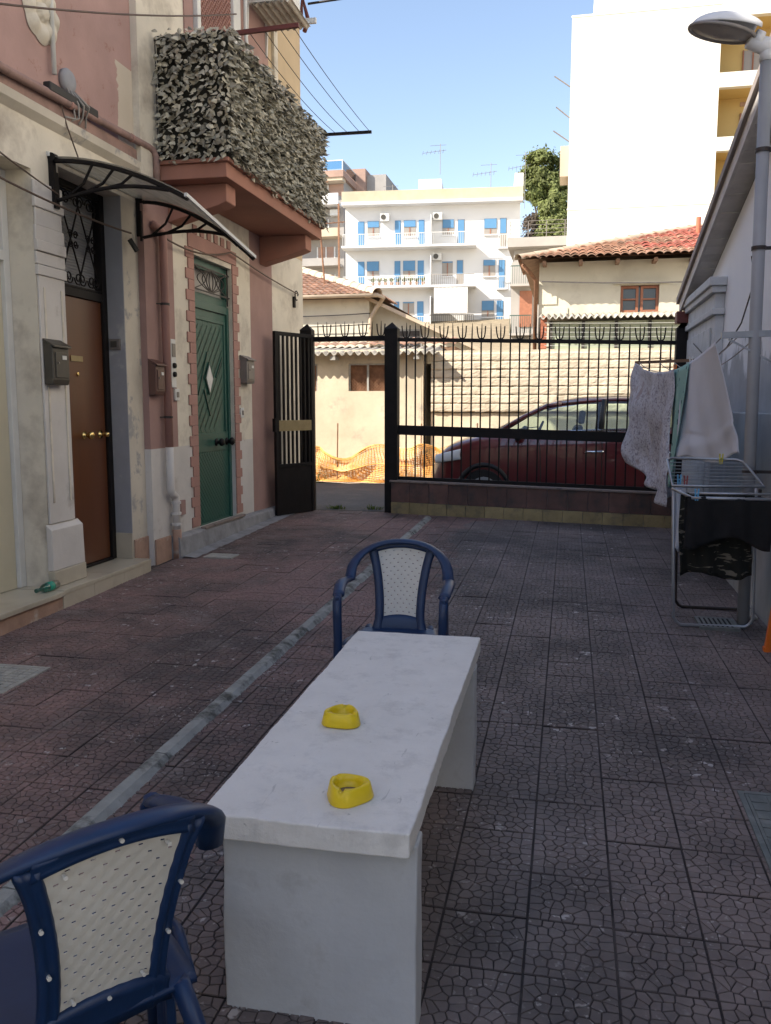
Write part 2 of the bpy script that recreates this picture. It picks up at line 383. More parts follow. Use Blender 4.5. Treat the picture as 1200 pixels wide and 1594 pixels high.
def struct(name, mb, mats, **kw):
    o = obj(name, mb, mats, None, **kw); o['kind'] = 'structure'; ORG[o.name] = (0, 0, 0); return o
def piece(name, me, parent, loc, rot=(0, 0, 0), scale=None):
    """one of many alike pieces: shares its mesh"""
    o = bpy.data.objects.new(name, me); COL.objects.link(o); o.parent = parent
    g = ORG.get(parent.name, (0, 0, 0)); o.location = (loc[0]-g[0], loc[1]-g[1], loc[2]-g[2]); o.rotation_euler = rot
    if scale: o.scale = scale
    return o
def wall_panel(ax, c0, c1, us, zs, solid, matf):
    """wall slab on axis ax between c0 (front) and c1 (back); us, zs grid lines; solid(u,z)->bool; matf(u,z)->material index"""
    mb = MB()
    P = (lambda c, u, z: (c, u, z)) if ax == 'x' else (lambda c, u, z: (u, c, z))
    S = [[solid((us[i]+us[i+1])/2, (zs[j]+zs[j+1])/2) for j in range(len(zs)-1)] for i in range(len(us)-1)]
    for i in range(len(us)-1):
        for j in range(len(zs)-1):
            if not S[i][j]: continue
            u0, u1, z0, z1 = us[i], us[i+1], zs[j], zs[j+1]; m = matf((u0+u1)/2, (z0+z1)/2)
            mb.add([P(c0,u0,z0),P(c0,u1,z0),P(c0,u1,z1),P(c0,u0,z1)], [(0,1,2,3)], m)
            mb.add([P(c1,u0,z0),P(c1,u1,z0),P(c1,u1,z1),P(c1,u0,z1)], [(3,2,1,0)], m)
            for di, dj, a, b in ((-1,0,(u0,z0),(u0,z1)), (1,0,(u1,z0),(u1,z1)), (0,-1,(u0,z0),(u1,z0)), (0,1,(u0,z1),(u1,z1))):
                ii, jj = i+di, j+dj
                if not (0 <= ii < len(us)-1 and 0 <= jj < len(zs)-1) or not S[ii][jj]:
                    mb.add([P(c0,*a),P(c0,*b),P(c1,*b),P(c1,*a)], [(0,1,2,3)], m)
    return mb
def arc(c, r, a0, a1, n, plane='yz', x=0):
    out = []
    for i in range(n+1):
        a = R(a0+(a1-a0)*i/n); p, q = c[0]+r*math.cos(a), c[1]+r*math.sin(a)
        out.append((x, p, q) if plane == 'yz' else (p, x, q))
    return out
def sag(a, b, s, n=14):
    a = Vector(a); b = Vector(b); return [a.lerp(b, i/n)-Vector((0, 0, s*4*(i/n)*(1-i/n))) for i in range(n+1)]
def gz(x, y):
    t = max(0.0, min(1.0, (y-4.0)/6.6)); return .0195*y-.0265*max(0.0, x+2.17)*t
# ================================================================ ground and yard
g = MB(); g.add([(-700,-700,-.6),(700,-700,-.6),(700,1500,-.6),(-700,1500,-.6)], [(0,1,2,3)]); struct('ground', g, 'earth')
def street_z(x, y): return .205+.0*(x)
g = MB(); g.grid(lambda u, v: (-60+120*u, 10.72+4.9*v, .185+.012*v-(0 if -60+120*u < -2.5 else min(.16, .027*(-57.5+120*u)))), 240, 6); struct('street', g, 'asphalt')
g = MB(); g.grid(lambda u, v: (-60+120*u, 14.45+1.9*v, .203+.03*noise.noise((u*240, v*6, 1))+.012+.02*v), 480, 10); struct('verge', g, 'gravel')
def hill_z(x, y):
    if y < 24: return 2.35
    return 2.35+(y-24)*.11+(max(0, y-48)*.10)+.6*noise.noise((x*.05, y*.05, 2))*min(1, (y-24)/10)
g = MB(); g.grid(lambda u, v: (-90+180*u, 16.32+130*v, hill_z(-90+180*u, 16.32+130*v)), 40, 40); struct('hill', g, 'earth')
# yard floor: mortar bed plus tiles of raised stones
YARD = (-3.50, 1.34, -3.2, 10.60)
fl = MB(); fl.grid(lambda u, v: (-3.62+5.0*u, -3.4+14.1*v, gz(-3.62+5.0*u, -3.4+14.1*v)-.006), 20, 60)
yard = struct('courtyard_floor', fl, 'paving_bed')
def clip(poly, px, py, qx, qy):
    """keep the side of poly nearer (px,py) than (qx,qy)"""
    mx, my = (px+qx)/2, (py+qy)/2; nx, ny = qx-px, qy-py; out = []
    for i in range(len(poly)):
        a, b = poly[i], poly[(i+1) % len(poly)]
        da = (a[0]-mx)*nx+(a[1]-my)*ny; db = (b[0]-mx)*nx+(b[1]-my)*ny
        if da <= 0: out.append(a)
        if da*db < 0:
            t = da/(da-db); out.append((a[0]+(b[0]-a[0])*t, a[1]+(b[1]-a[1])*t))
    return out
TP = .2475; TS = .2432
def tile_mb(seed):
    rnd = random.Random(seed); n = 7; h = TS/2; pts = []
    for i in range(n):
        for j in range(n):
            pts.append((-h+TS*(i+.5+rnd.uniform(-.42, .42))/n, -h+TS*(j+.5+rnd.uniform(-.42, .42))/n))
    mb = MB(); mb.box(-h, h, -h, h, -.02, -.0045, 1)
    for i, p in enumerate(pts):
        poly = [(-h, -h), (h, -h), (h, h), (-h, h)]
        for j, q in enumerate(pts):
            if i != j and abs(p[0]-q[0])+abs(p[1]-q[1]) < .16:
                poly = clip(poly, *p, *q)
        if len(poly) < 3: continue
        cx = sum(a for a, _ in poly)/len(poly); cy = sum(b for _, b in poly)/len(poly)
        ins = []
        for a, b in poly:
            d = math.hypot(a-cx, b-cy) or 1; s1 = max(.3, 1-.0025/d); s2 = max(.25, 1-.0045/d)
            ins.append((cx+(a-cx)*s1, cy+(b-cy)*s1, cx+(a-cx)*s2, cy+(b-cy)*s2))
        m = len(ins); zt = rnd.uniform(-.0012, .0006)
        vs = [(a, b, -.005) for a, b, _, _ in ins]+[(a, b, zt-.0012) for a, b, _, _ in ins]+[(c, d, zt) for _, _, c, d in ins]
        fs = [(i2, (i2+1) % m, m+(i2+1) % m, m+i2) for i2 in range(m)]+[(m+i2, m+(i2+1) % m, 2*m+(i2+1) % m, 2*m+i2) for i2 in range(m)]+[tuple(range(2*m, 3*m))]
        mb.add(vs, fs, 0)
    return mb
TV = [tile_mb(100+i) for i in range(8)]
TM = [mesh_of(t, 'paving_tile', ['paving_stone', 'paving_bed']) for t in TV]
cols = []
x = -.33
xs = [-.33+TP*i+TP/2 for i in range(-14, 8)]
cells = []
KX0, KX1 = -1.690, -1.608
skipr = [(.675, 1.25, 2.79, 3.37), (-3.40, -2.825, 3.76, 4.18)]
for cx in xs:
    for r_ in range(0, 36):
        cy = 1.775+.2485*r_-.0
        if cx < -3.60 or cx > 1.40: continue
        if cy > 10.55: continue
        if cx > KX0-TP/2+.02 and cx < KX1+TP/2-.02: pass
        if any(a+.124 < cx < b-.124 and c+.124 < cy < d-.124 for a, b, c, d in skipr): continue
        cells.append((cx, cy))
camv = Vector((0, 0, 1.55)); ry = cam.rotation_euler.to_matrix()
def inview(x, y):
    v = ry.inverted() @ (Vector((x, y, gz(x, y)))-camv)
    if v.z > -.1: return None
    u, t = v.x/-v.z, v.y/-v.z
    if abs(u) > .50 or t < -.66 or t > .6: return None
    return (Vector((x, y, 0))-camv).length
def place(x, y):
    e = .01; sx_ = (gz(x+e, y)-gz(x-e, y))/(2*e); sy_ = (gz(x, y+e)-gz(x, y-e))/(2*e)
    k_ = random.randrange(4)
    rr_ = random.Random(int(x*1000)*7+int(y*1000))
    n_ = Vector((-sx_+rr_.uniform(-.007, .007), -sy_+rr_.uniform(-.007, .007), 1)).normalized()
    q = Vector((0, 0, 1)).rotation_difference(n_).to_matrix() @ Matrix.Rotation(k_*math.pi/2, 3, 'Z')
    return q, rr_.uniform(-.0022, .0022)
vis = sorted([(inview(*c), c) for c in cells if inview(*c)])
near = [c for _, c in vis[:300]]; ns = set(near); rest = [c for c in cells if c not in ns]
for c in near:
    q, dz = place(*c); v = random.randrange(8)
    t = piece('paving_tile', TM[v], yard, (c[0], c[1], gz(*c)+dz)); t.rotation_euler = q.to_euler()
rb = MB()
for c in rest:
    q, dz = place(*c); t = TV[random.randrange(8)]
    o_ = len(rb.v); off = Vector((c[0], c[1], gz(*c)+dz))
    rb.v += [tuple(q @ Vector(p)+off) for p in t.v]; rb.f += [tuple(i+o_ for i in f_) for f_ in t.f]; rb.mi += t.mi
me = mesh_of(rb, 'paving_tile_field', ['paving_stone', 'paving_bed']); o = bpy.data.objects.new('paving_tile_field', me); COL.objects.link(o); o.parent = yard; o['kind'] = 'stuff'
# kerb between the two halves of the yard
kb = bpy.data.objects.new('kerb', None); COL.objects.link(kb); kb['kind'] = 'structure'; ORG[kb.name] = (0, 0, 0)
y = 1.2
while y < 10.2:
    L = random.uniform(.92, 1.05)
    if y+L > 10.25: L = 10.25-y
    m_ = MB(); a, b = y+.004, y+L-.004; dx = random.uniform(-.005, .005); h_ = .026
    z0, z1 = gz(KX0, a), gz(KX0, b)
    prof = [(KX0, -.03), (KX0, h_-.006), (KX0+.012, h_), (KX1-.03, h_-.004), (KX1-.004, h_-.03), (KX1, -.03)]
    n_ = 10
    def kf(u, v, a=a, b=b, prof=prof, dx=dx):
        i = min(len(prof)-1, int(round(u*(len(prof)-1)))); yy = a+(b-a)*v; p = prof[i]
        jj = .006*noise.noise((yy*9, i*3.1, 4)) if 0 < i < 5 else 0
        return (p[0]+dx+jj, yy, gz(p[0], yy)+p[1]+jj*.5)
    m_.grid(kf, len(prof)-1, n_)
    for e_, yy in ((0, a), (1, b)):
        m_.add([(p[0]+dx, yy, gz(p[0], yy)+p[1]) for p in prof], [tuple(range(6))])
    obj('kerb_stone', m_, 'kerb_stone', kb); y += L

# ================================================================ terraced house on the left
XN, XF = -3.66, -3.60
house = thing('terraced_house', 'long terraced house of pink and cream plaster along the left side of the yard', 'house', (-5.0, 5.0, 0))
# near half, ground floor (cream) and upper floor (pink with repaint)
us = [-3.4, 3.3, 5.47, 5.80, 6.69, 6.95]; zs = [-.2, .19, 2.3, 3.17, 3.27, 3.57, 8.1]
def sol(u, z):
    if 3.3 < u < 5.47 and .19 < z < 3.17: return False
    if 5.80 < u < 6.69 and .19 < z < 3.27: return False
    return True
def mf(u, z):
    if z > 3.57: return 1
    if 6.69 < u and z < 3.27: return 2
    return 0
obj('wall', wall_panel('x', XN, XN-.45, us, zs, sol, mf), ['cream_plaster', 'pink_repaint', 'cream_peeling'], house)
# far half
us = [6.95, 7.50, 7.93, 8.90, 9.45, 10.20, 10.62, 11.45]; zs = [-.2, .33, 1.17, 3.01, 3.50, 4.66, 6.95]
def sol(u, z): return not (7.93 < u < 8.90 and .33 < z < 3.01)
def mf(u, z):
    if z > 4.66: return (4 if u < 8.2 else 1 if u < 10.2 else 3)
    if z > 3.5: return 1 if 9.2 < u < 10.2 else (3 if u > 10.2 else 4)
    if 6.95 < u < 7.5 and z > 1.17: return 1
    if 9.45 < u < 10.2: return 1
    if u > 10.2: return 0
    return 2 if z < 1.17 else 0
obj('wall', wall_panel('x', XF, XF-.45, us, zs, sol, mf), ['cream_plaster', 'pink_plaster_shaded', 'white_plaster_worn', 'ochre_plaster', 'cream_plaster'], house)
b_ = MB(); b_.box(-6.5, XF-.45, 6.95, 11.445, -.2, 6.95); b_.box(-6.5, XN-.451, -3.39, 6.949, -.2, 8.1); obj('building_core', b_, 'ochre_plaster', house)
b_ = MB(); b_.box(-14, -6.501, -3.0, 11.44, -.2, 3.93); obj('shade_wing', b_, 'cream_plaster', house)  # unseen wing, added to cast the shadow edge across the street
b_ = MB(); b_.box(-6.6, XF+.10, 6.96, 11.52, 6.951, 6.96); obj('roof_slab', b_, 'cement', house)
# lintel ledge, cornice pipe zone
b_ = MB()
b_.prism([(XN+.001, -3.3, 3.50), (XN+.05, -3.3, 3.545), (XN+.06, -3.3, 3.60), (XN+.001, -3.3, 3.62)], (0, 10.3, 0)); obj('cornice', b_, 'cream_peeling', house)
b_ = MB(); b_.box(XN+.001, XN+.022, -3.3, 7.0, 3.621, 3.70); obj('cornice_band', b_, 'pipe_brown', house)
# pilaster between shutter and brown door: base block, shaft, capital bands
p = MB()
p.box(XN+.001, XN+.055, 5.44, 5.86, .24, .36, 1); p.hexa([(XN+.001,5.44,.361),(XN+.05,5.44,.361),(XN+.05,5.855,.361),(XN+.001,5.855,.361),(XN+.001,5.44,.70),(XN+.046,5.44,.66),(XN+.046,5.85,.66),(XN+.001,5.85,.70)])
p.box(XN+.001, XN+.018, 5.475, 5.795, .70, 2.46)
for z0, z1, d in ((2.46, 2.53, .030), (2.535, 2.62, .020), (2.625, 2.70, .034), (2.70, 2.80, .022), (2.92, 2.99, .030), (2.99, 3.10, .020)):
    p.box(XN+.001, XN+d, 5.46, 5.81, z0, z1)
p.box(XN+.001, XN+.016, 5.475, 5.795, 2.80, 2.92)
obj('pilaster', p, ['white_plaster_worn', 'marble_step'], house, bevel=.006)
# recessed panel lines in the shaft
p = MB(); p.box(XN+.0181, XN+.026, 5.52, 5.54, .85, 2.38); p.box(XN+.0181, XN+.026, 5.73, 5.75, .85, 2.38); obj('pilaster_moulding', p, 'cream_plaster', house, bevel=.004)
# roller shutter in the near opening
s_ = thing('shop_door', 'flat cream panel door at the left edge, beside the white pilaster', 'door', (-3.9, 4.4, .24))
sl_ = mesh_of(MB().prism([(-.0, -1.08, 0), (.016, -1.08, .012), (.016, -1.08, .062), (0, -1.08, .074)], (0, 2.16, 0)), 'slat', 'shutter_cream')
m_ = MB(); m_.box(-3.90, -3.885, 3.361, 5.399, .238, 2.549); m_.box(-3.90, -3.885, 3.361, 5.399, 2.621, 3.16); obj('panel', m_, 'shutter_cream', s_, bevel=.003)
m_ = MB(); m_.box(-3.90, -3.86, 3.30, 3.36, .24, 3.165); m_.box(-3.90, -3.855, 5.40, 5.468, .24, 3.165); m_.box(-3.90, -3.85, 3.361, 5.399, 2.55, 2.62); obj('frame', m_, 'white_metal', s_, bevel=.004)
m_ = MB(); m_.box(-3.95, -3.902, 3.31, 5.46, .24, 3.165); obj('backing', m_, 'dark_gap', s_)
# steps
st = MB(); st.box(-4.1, -3.515, 3.0, 5.385, .05, .2); obj('plinth', st, 'raw_plinth', house)
st = MB(); st.box(-4.1, -3.49, 3.0, 5.385, .201, .235); obj('marble_slab', st, 'marble_step', house, bevel=.004)
for a, b in ((5.39, 5.80), (5.803, 6.25), (6.253, 6.71)):
    st = MB(); st.box(-3.53, -3.51, a, b, gz(-3.5, b)-.02, .208); obj('marble_riser', st, 'marble_step', house, bevel=.002)
for a, b in ((5.39, 6.05), (6.053, 6.71)):
    st = MB(); st.box(-3.9, -3.505, a, b, .209, .238); obj('marble_tread', st, 'marble_step', house, bevel=.003)
st = MB(); st.box(-3.9, -3.531, 5.40, 6.705, -.1, .2085); obj('step_core', st, 'cement', house)
m_ = MB(); m_.box(-3.83, -3.661, 6.672, 6.689, .239, .46); obj('skirting', m_, 'marble_step', house)
m_ = MB(); m_.box(-3.84, -3.661, 6.679, 6.6895, .461, 3.268); obj('reveal', m_, 'grey_reveal', house)
m_ = MB(); m_.box(XN+.0005, XN+.016, 6.70, 6.948, -.05, .40, 0); m_.box(XF+.001, XF+.02, 6.96, 7.26, -.05, .36, 0); obj('plinth', m_, 'raw_plinth', house, bevel=.006)
# grey cement kerb in front of the far half
m_ = MB()
def cf(u, v):
    yy = 7.27+2.95*v; i = int(round(u*3)); zt = .345-.05*v
    return [(-3.49, yy, gz(-3.5, yy)-.02), (-3.505, yy, zt-.015), (-3.52, yy, zt), (XF+.0005, yy, zt+.006)][i][:2]+([gz(-3.5, yy)-.02, zt-.015+.012*noise.noise((yy*7, 1, 1)), zt+.008*noise.noise((yy*8, 2, 1)), zt+.006][i],)
m_.grid(cf, 3, 40); m_.add([(-3.49, 7.27, .12), (-3.505, 7.27, .33), (-3.52, 7.27, .345), (XF, 7.27, .35), (XF, 7.27, .12)], [(0,1,2,3,4)]); obj('cement_kerb', m_, 'cement', house)
m_ = MB(); m_.grid(lambda u, v: (-3.49+.13*u+.03*noise.noise((v*30, 5, 5)), 7.3+3.0*v, gz(-3.4, 7.3+3.0*v)+.012*(1-u)+.0045), 3, 40); obj('mortar_skirt', m_, 'cement', house)
m_ = MB(); m_.box(-3.56, -3.50, 7.86, 8.93, .331, .356); obj('door_sill', m_, 'stone_cap', house, bevel=.005)

# ---- brown door with wrought grille
d = thing('front_door', 'brown wooden front door with brass knobs under a scrolled iron grille', 'door', (-3.85, 6.24, .239))
m_ = MB(); m_.box(-3.87, -3.835, 5.86, 6.61, .262, 2.40); leaf = obj('door_leaf', m_, 'door_brown', d, bevel=.004)
m_ = MB(); m_.box(-3.90, -3.81, 5.80, 5.859, .24, 3.268); m_.box(-3.90, -3.81, 6.611, 6.678, .24, 3.268); m_.box(-3.90, -3.815, 5.86, 6.61, 2.402, 2.47); m_.box(-3.90, -3.815, 5.86, 6.61, 3.22, 3.268); m_.box(-3.9, -3.80, 5.86, 6.61, .24, .26); obj('frame', m_, 'black_iron', d, bevel=.004)
for yy, rr in ((6.28, .034), (6.52, .022)):
    m_ = MB(); m_.lathe([(.034, -3.834), (.036, -3.826), (.014, -3.82), (.013, -3.80), (rr*.8, -3.79), (rr, -3.772), (rr*.85, -3.755), (rr*.3, -3.75)], (0, yy, 1.315), 'x', 18); obj('knob', m_, 'brass', leaf, smooth=True)
m_ = MB(); m_.box(-3.834, -3.828, 6.13, 6.30, 1.90, 1.945); obj('name_plate', m_, 'brass_plate', leaf, bevel=.002)
m_ = MB(); m_.lathe([(.016, -3.834), (.016, -3.826), (.008, -3.824)], (0, 6.22, 1.80), 'x', 12); obj('peephole', m_, 'brass', leaf)
m_ = MB(); m_.box(-3.885, -3.88, 5.861, 6.609, 2.471, 3.219); obj('ribbed_pane', m_, 'ribbed_glass', d)
m_ = MB(); xg = -3.83
def gp(t, z): return (xg, 5.87+.73*t, 2.475+.74*z)
for t0, t1 in ((-.06, .28), (.28, .62), (.62, .96)):
    for flip in (0, 1):
        a, b = (t0, t1) if not flip else (t1, t0)
        pts = [gp(max(0.01, min(.99, a+(b-a)*s_)), .14+.72*s_) for s_ in (0, .25, .5, .75, 1)]
        m_.tube(pts, .0075, 6)
def scroll(cy, cz, r, sgn, up):
    return [(xg+.004, cy+sgn*(r*(1-.75*i/16))*math.cos(R(200*0+i*33)), cz+up*(r*(1-.75*i/16))*math.sin(R(i*33))) for i in range(17)]
for k_ in range(4):
    cy = 5.93+.19*k_
    for zc, up in ((2.55, 1), (3.14, -1)):
        for sg in (-1, 1): m_.tube(scroll(cy+.03*sg, zc, .055, sg, -up), .006, 5)
for k_ in range(3):
    for sg in (-1, 1):
        for up in (-1, 1): m_.tube(scroll(5.98+.25*k_+.035*sg, 2.845+.035*up, .032, sg, up), .006, 5)
m_.box(xg-.008, xg+.008, 5.862, 6.608, 2.475, 2.49); m_.box(xg-.008, xg+.008, 5.862, 6.608, 3.20, 3.215)
obj('iron_grille', m_, 'black_iron', d)

# ---- green door
d = thing('green_door', 'green panelled front door with a diamond pane in a toothed pink surround', 'door', (-3.66, 8.41, .33))
xd = -3.66
m_ = MB(); m_.box(xd-.04, xd, 7.985, 8.845, .345, 2.52); leaf = obj('door_leaf', m_, 'green_paint', d)
m_ = MB()
for a, b, c_, e_ in ((7.932, 7.983, .332, 2.60), (8.847, 8.898, .332, 2.60)): m_.box(xd-.05, xd+.022, a, b, c_, e_)
m_.box(xd-.05, xd+.022, 7.984, 8.846, 2.521, 2.60); m_.box(xd-.05, xd+.012, 7.984, 8.846, .332, .344); obj('frame', m_, 'green_paint', d, bevel=.004)
m_ = MB()   # raised mouldings round the two panels
for y0, y1, z0, z1 in ((8.03, 8.80, 1.28, 2.44),):
    m_.box(xd+.0005, xd+.014, y0, y0+.03, z0, z1); m_.box(xd+.0005, xd+.014, y1-.03, y1, z0, z1); m_.box(xd+.0005, xd+.014, y0+.031, y1-.031, z1-.03, z1)
m_.box(xd+.0005, xd+.012, 8.0, 8.83, 1.08, 1.27)
obj('moulding', m_, 'green_paint', leaf, bevel=.003)
i = 0
def batten(p, q, th, w_, y0, y1, z0, z1):
    """one diagonal batten clipped to the panel"""
    p, q = Vector((0, *p)), Vector((0, *q)); t0, t1 = 0.0, 1.0
    for ax_, lo_, hi_ in ((1, y0, y1), (2, z0, z1)):
        d_ = q[ax_]-p[ax_]; a_, b_ = sorted(((lo_-p[ax_])/d_, (hi_-p[ax_])/d_)); t0, t1 = max(t0, a_), min(t1, b_)
    if t1-t0 < .04: return
    u_, v_ = p.lerp(q, t0), p.lerp(q, t1); m_ = MB(); m_.bar((xd+.0005+th/2, u_.y, u_.z), (xd+.0005+th/2, v_.y, v_.z), th, w_, (0, 0, 1)); obj('batten', m_, 'green_paint', leaf, bevel=.002)
for k_ in range(22): batten((8.0, 1.75-k_*.064), (8.83, 1.75-k_*.064-.85), .0035, .040, 8.02, 8.82, .37, 1.07)
for k_ in range(13): batten((8.0, .72+k_*.13), (8.83, .72+k_*.13+.95), .0012, .10, 8.065, 8.765, 1.29, 2.40)
m_ = MB()
for a, b in (((8.10, 1.66), (8.34, 2.10)), ((8.24, 1.72), (8.38, 1.45)), ((8.55, 1.85), (8.72, 2.06))):
    m_.bar((xd+.006, *a), (xd+.006, *b), .012, .016, (0, 1, 0))
obj('dark_bead', m_, 'green_dark', leaf)
cy, cz = 8.36, 1.83
m_ = MB(); m_.prism([(xd+.001, cy-.10, cz), (xd+.001, cy, cz-.165), (xd+.001, cy+.10, cz), (xd+.001, cy, cz+.165)], (.016, 0, 0)); obj('diamond_frame', m_, 'green_dark', leaf)
m_ = MB(); m_.prism([(xd+.0175, cy-.08, cz), (xd+.0175, cy, cz-.14), (xd+.0175, cy+.08, cz), (xd+.0175, cy, cz+.14)], (.003, 0, 0)); obj('diamond_pane', m_, 'white_metal', leaf)
for yy in (8.50, 8.78):
    m_ = MB(); m_.lathe([(.04, xd+.0125), (.04, xd+.02), (.018, xd+.024), (.018, xd+.05), (.038, xd+.06), (.044, xd+.08), (.03, xd+.10)], (0, yy, 1.17), 'x', 16); obj('knob', m_, 'black_iron', leaf, smooth=True)
m_ = MB(); m_.box(xd-.06, xd-.05, 7.935, 8.895, 2.602, 3.008); obj('transom_pane', m_, 'door_glass', d)
m_ = MB()
m_.box(xd-.04, xd, 7.932, 8.898, 2.602, 2.68); m_.box(xd-.04, xd, 7.932, 8.898, 2.92, 3.008); m_.box(xd-.04, xd, 7.932, 7.98, 2.681, 2.919); m_.box(xd-.04, xd, 8.85, 8.898, 2.681, 2.919); obj('transom_frame', m_, 'green_paint', d)
m_ = MB(); xg = xd+.035
for zz in (2.70, 2.93): m_.box(xg-.006, xg+.006, 7.94, 8.89, zz-.006, zz+.006)
for yy in (7.99, 8.84): m_.box(xg-.006, xg+.006, yy-.006, yy+.006, 2.61, 3.0)
for h_ in (.05, .12, .22, .34):
    for sg in (-1, 1): m_.tube([(xg, 8.415+sg*h_*math.sin(math.pi*i/10), 2.70+.23*i/10) for i in range(11)], .0055, 6)
for sg in (-1, 1): m_.tube([(xg, 8.415+sg*(.42-.28*math.sin(math.pi*i/10)), 2.70+.23*i/10) for i in range(11)], .0055, 6)
obj('iron_grille', m_, 'dark_iron', d)
# toothed surround
def sblock(y0, y1, z0, z1, dx=.014):
    m_ = MB(); m_.box(XF+.0005, XF+dx, y0, y1, z0, z1); return obj('surround_block', m_, 'pink_plain', house, bevel=.003)
z = .36; i = 0
while z < 3.0:
    e_ = 0 if i % 2 else .055
    sblock(7.93-.13-e_, 7.93-.002, z, z+.098); sblock(8.902, 8.902+.12+e_, z, z+.098); z += .10; i += 1
sblock(7.81, 9.02, z+.003, 3.20, .0145)
for k_ in range(6): sblock(7.93+.17*k_, 8.02+.17*k_, 3.203, 3.29)

# ---- balcony
bx0, bx1, by0, by1 = XF, -2.95, 7.24, 10.15
m_ = MB(); m_.box(bx0+.001, bx1, by0, by1, 3.52, 3.645); m_.box(bx0+.001, bx1+.03, by0-.03, by1+.03, 3.646, 3.68); bal = obj('balcony', m_, 'salmon_plaster', house, bevel=.006)
for yy in (7.42, 9.78):
    m_ = MB(); m_.prism([(bx0+.001, yy, 3.20), (bx1-.16, yy, 3.33), (bx1-.08, yy, 3.36), (bx1-.08, yy, 3.518), (bx0+.001, yy, 3.518)], (0, .22, 0)); obj('bracket', m_, 'salmon_plaster', bal, bevel=.008)
m_ = MB()
for (a, b) in (((bx0, by0+.03), (bx1-.04, by0+.03)), ((bx1-.04, by0+.03), (bx1-.04, by1-.03)), ((bx0, by1-.03), (bx1-.04, by1-.03))):
    for zz in (3.74, 4.70): m_.bar((*a, zz), (*b, zz), .035, .03)
n_ = 24
for i in range(n_+1): m_.bar((bx1-.04, by0+.03+(by1-by0-.06)*i/n_, 3.68), (bx1-.04, by0+.03+(by1-by0-.06)*i/n_, 4.70), .014, .014)
for i in range(6): m_.bar((bx0+.6*i/6, by0+.03, 3.68), (bx0+.6*i/6, by0+.03, 4.70), .014, .014)
obj('railing', m_, 'dark_iron', bal)
# balcony door with pink lattice
d = MB(); d.box(XF+.0005, XF+.05, 8.08, 8.16, 4.68, 6.93); d.box(XF+.0005, XF+.05, 9.0, 9.20, 4.68, 6.93); wf = obj('balcony_door', d, 'white_metal', house, bevel=.004)
d = MB(); d.box(XF+.0006, XF+.012, 8.161, 8.999, 4.70, 6.93); obj('panel', d, 'lattice_pink', wf)
d = MB()
for sg in (-1, 1):
    for i in range(-22, 34):
        y0 = 8.16+i*.065; a = Vector((XF+.018, y0, 4.70)); b = Vector((XF+.018, y0+sg*1.3, 6.0))
        ts = sorted([(8.17-y0)/(sg*1.3), (8.99-y0)/(sg*1.3)]); t0, t1 = max(0, ts[0]), min(1, ts[1])
        if t1-t0 > .02: d.bar(a.lerp(b, t0), a.lerp(b, t1), .010, .012, (1, 0, 0))
obj('lattice', d, 'pink_plain', wf)
d = MB(); d.box(XF+.001, XF+.035, 10.32, 10.45, 3.5, 6.94); obj('wall_strip', d, 'cream_plaster', house)
d = MB(); d.box(XF+.001, XF+.015, 7.86, 8.05, 4.66, 6.94); obj('pink_strip', d, 'pink_plaster_shaded', house)
# rosette
ro = MB(); cy, cz = 5.67, 4.26
def rf(u, v):
    a = 2*math.pi*u; r_ = .205*v*(1+.09*abs(math.cos(4*a))-.05)
    h_ = .05*math.sin(math.pi*min(1, max(0, (v-.28)/.75)))*(.6+.4*abs(math.cos(4*a))) if v > .28 else .035+.02*math.cos(v/.28*math.pi/2)
    return (XN+.002+h_, cy+r_*math.cos(a), cz+r_*math.sin(a))
ro.grid(rf, 64, 16); obj('flower_rosette', ro, 'cream_plaster', house, smooth=True)
# end pipe bend at roof corner
d = MB(); d.tube([(XF+.02, 11.46, 6.60), (XF+.02, 11.50, 6.9), (XF+.10, 11.52, 6.6), (XF+.06, 11.47, 6.45)], .03, 8); obj('gutter_bend', d, 'maroon_paint', house, smooth=True)

# ---- leafy privacy screen on the balcony
hg = thing('artificial_hedge', 'grey-green artificial leaf screen wrapped round the balcony railing', 'hedge screen', (bx1, 8.7, 3.62))
m_ = MB(); m_.box(bx1-.018, bx1-.008, by0, by1, 3.66, 4.72); m_.box(bx0+.03, bx1-.019, by0, by0+.01, 3.66, 4.72); obj('backing_net', m_, 'hedge_backing', hg)
def leaf_mb(s=1.0):
    m = MB(); L, W = .060*s, .022*s
    prof = [(0, .15), (.12, .80), (.34, 1.0), (.66, .55), (1.0, 0)]
    vs = []; 
    for t, wd in prof: vs += [(-wd*W, .009*wd-.016*t*t, -t*L), (0, -.002-.016*t*t, -t*L), (wd*W, .009*wd-.016*t*t, -t*L)]
    fs = []
    for i in range(4):
        for j in range(2): fs.append((i*3+j, i*3+j+1, (i+1)*3+j+1, (i+1)*3+j))
    return m.add(vs, fs)
lv = [leaf_mb(.8), leaf_mb(1.0), leaf_mb(1.2)]
lme = [mesh_of(m, 'leaf', 'hedge_leaf') for m in lv]
from mathutils import Euler
def leaf_rot(nz_):   # local: hangs along -z, face normal -y; turn to the face, then tumble
    return (Matrix.Rotation(nz_, 4, 'Z') @ Euler((random.gauss(-.42, .30), random.gauss(0, .65), random.gauss(0, .5))).to_matrix().to_4x4())
cnt = 0
ends = []
for r_ in range(27):
    for c in range(14):
        ends.append((bx0+.03+.64*(c+random.uniform(.1, .9))/14, by0-.015-random.uniform(0, .06), 3.68+1.06*(r_+random.uniform(.1, 1.3))/27))
random.shuffle(ends)
for p_ in ends[:300]:
    o = piece('leaf', random.choice(lme), hg, p_); o.rotation_euler = leaf_rot(0).to_euler()
rest_ = MB()
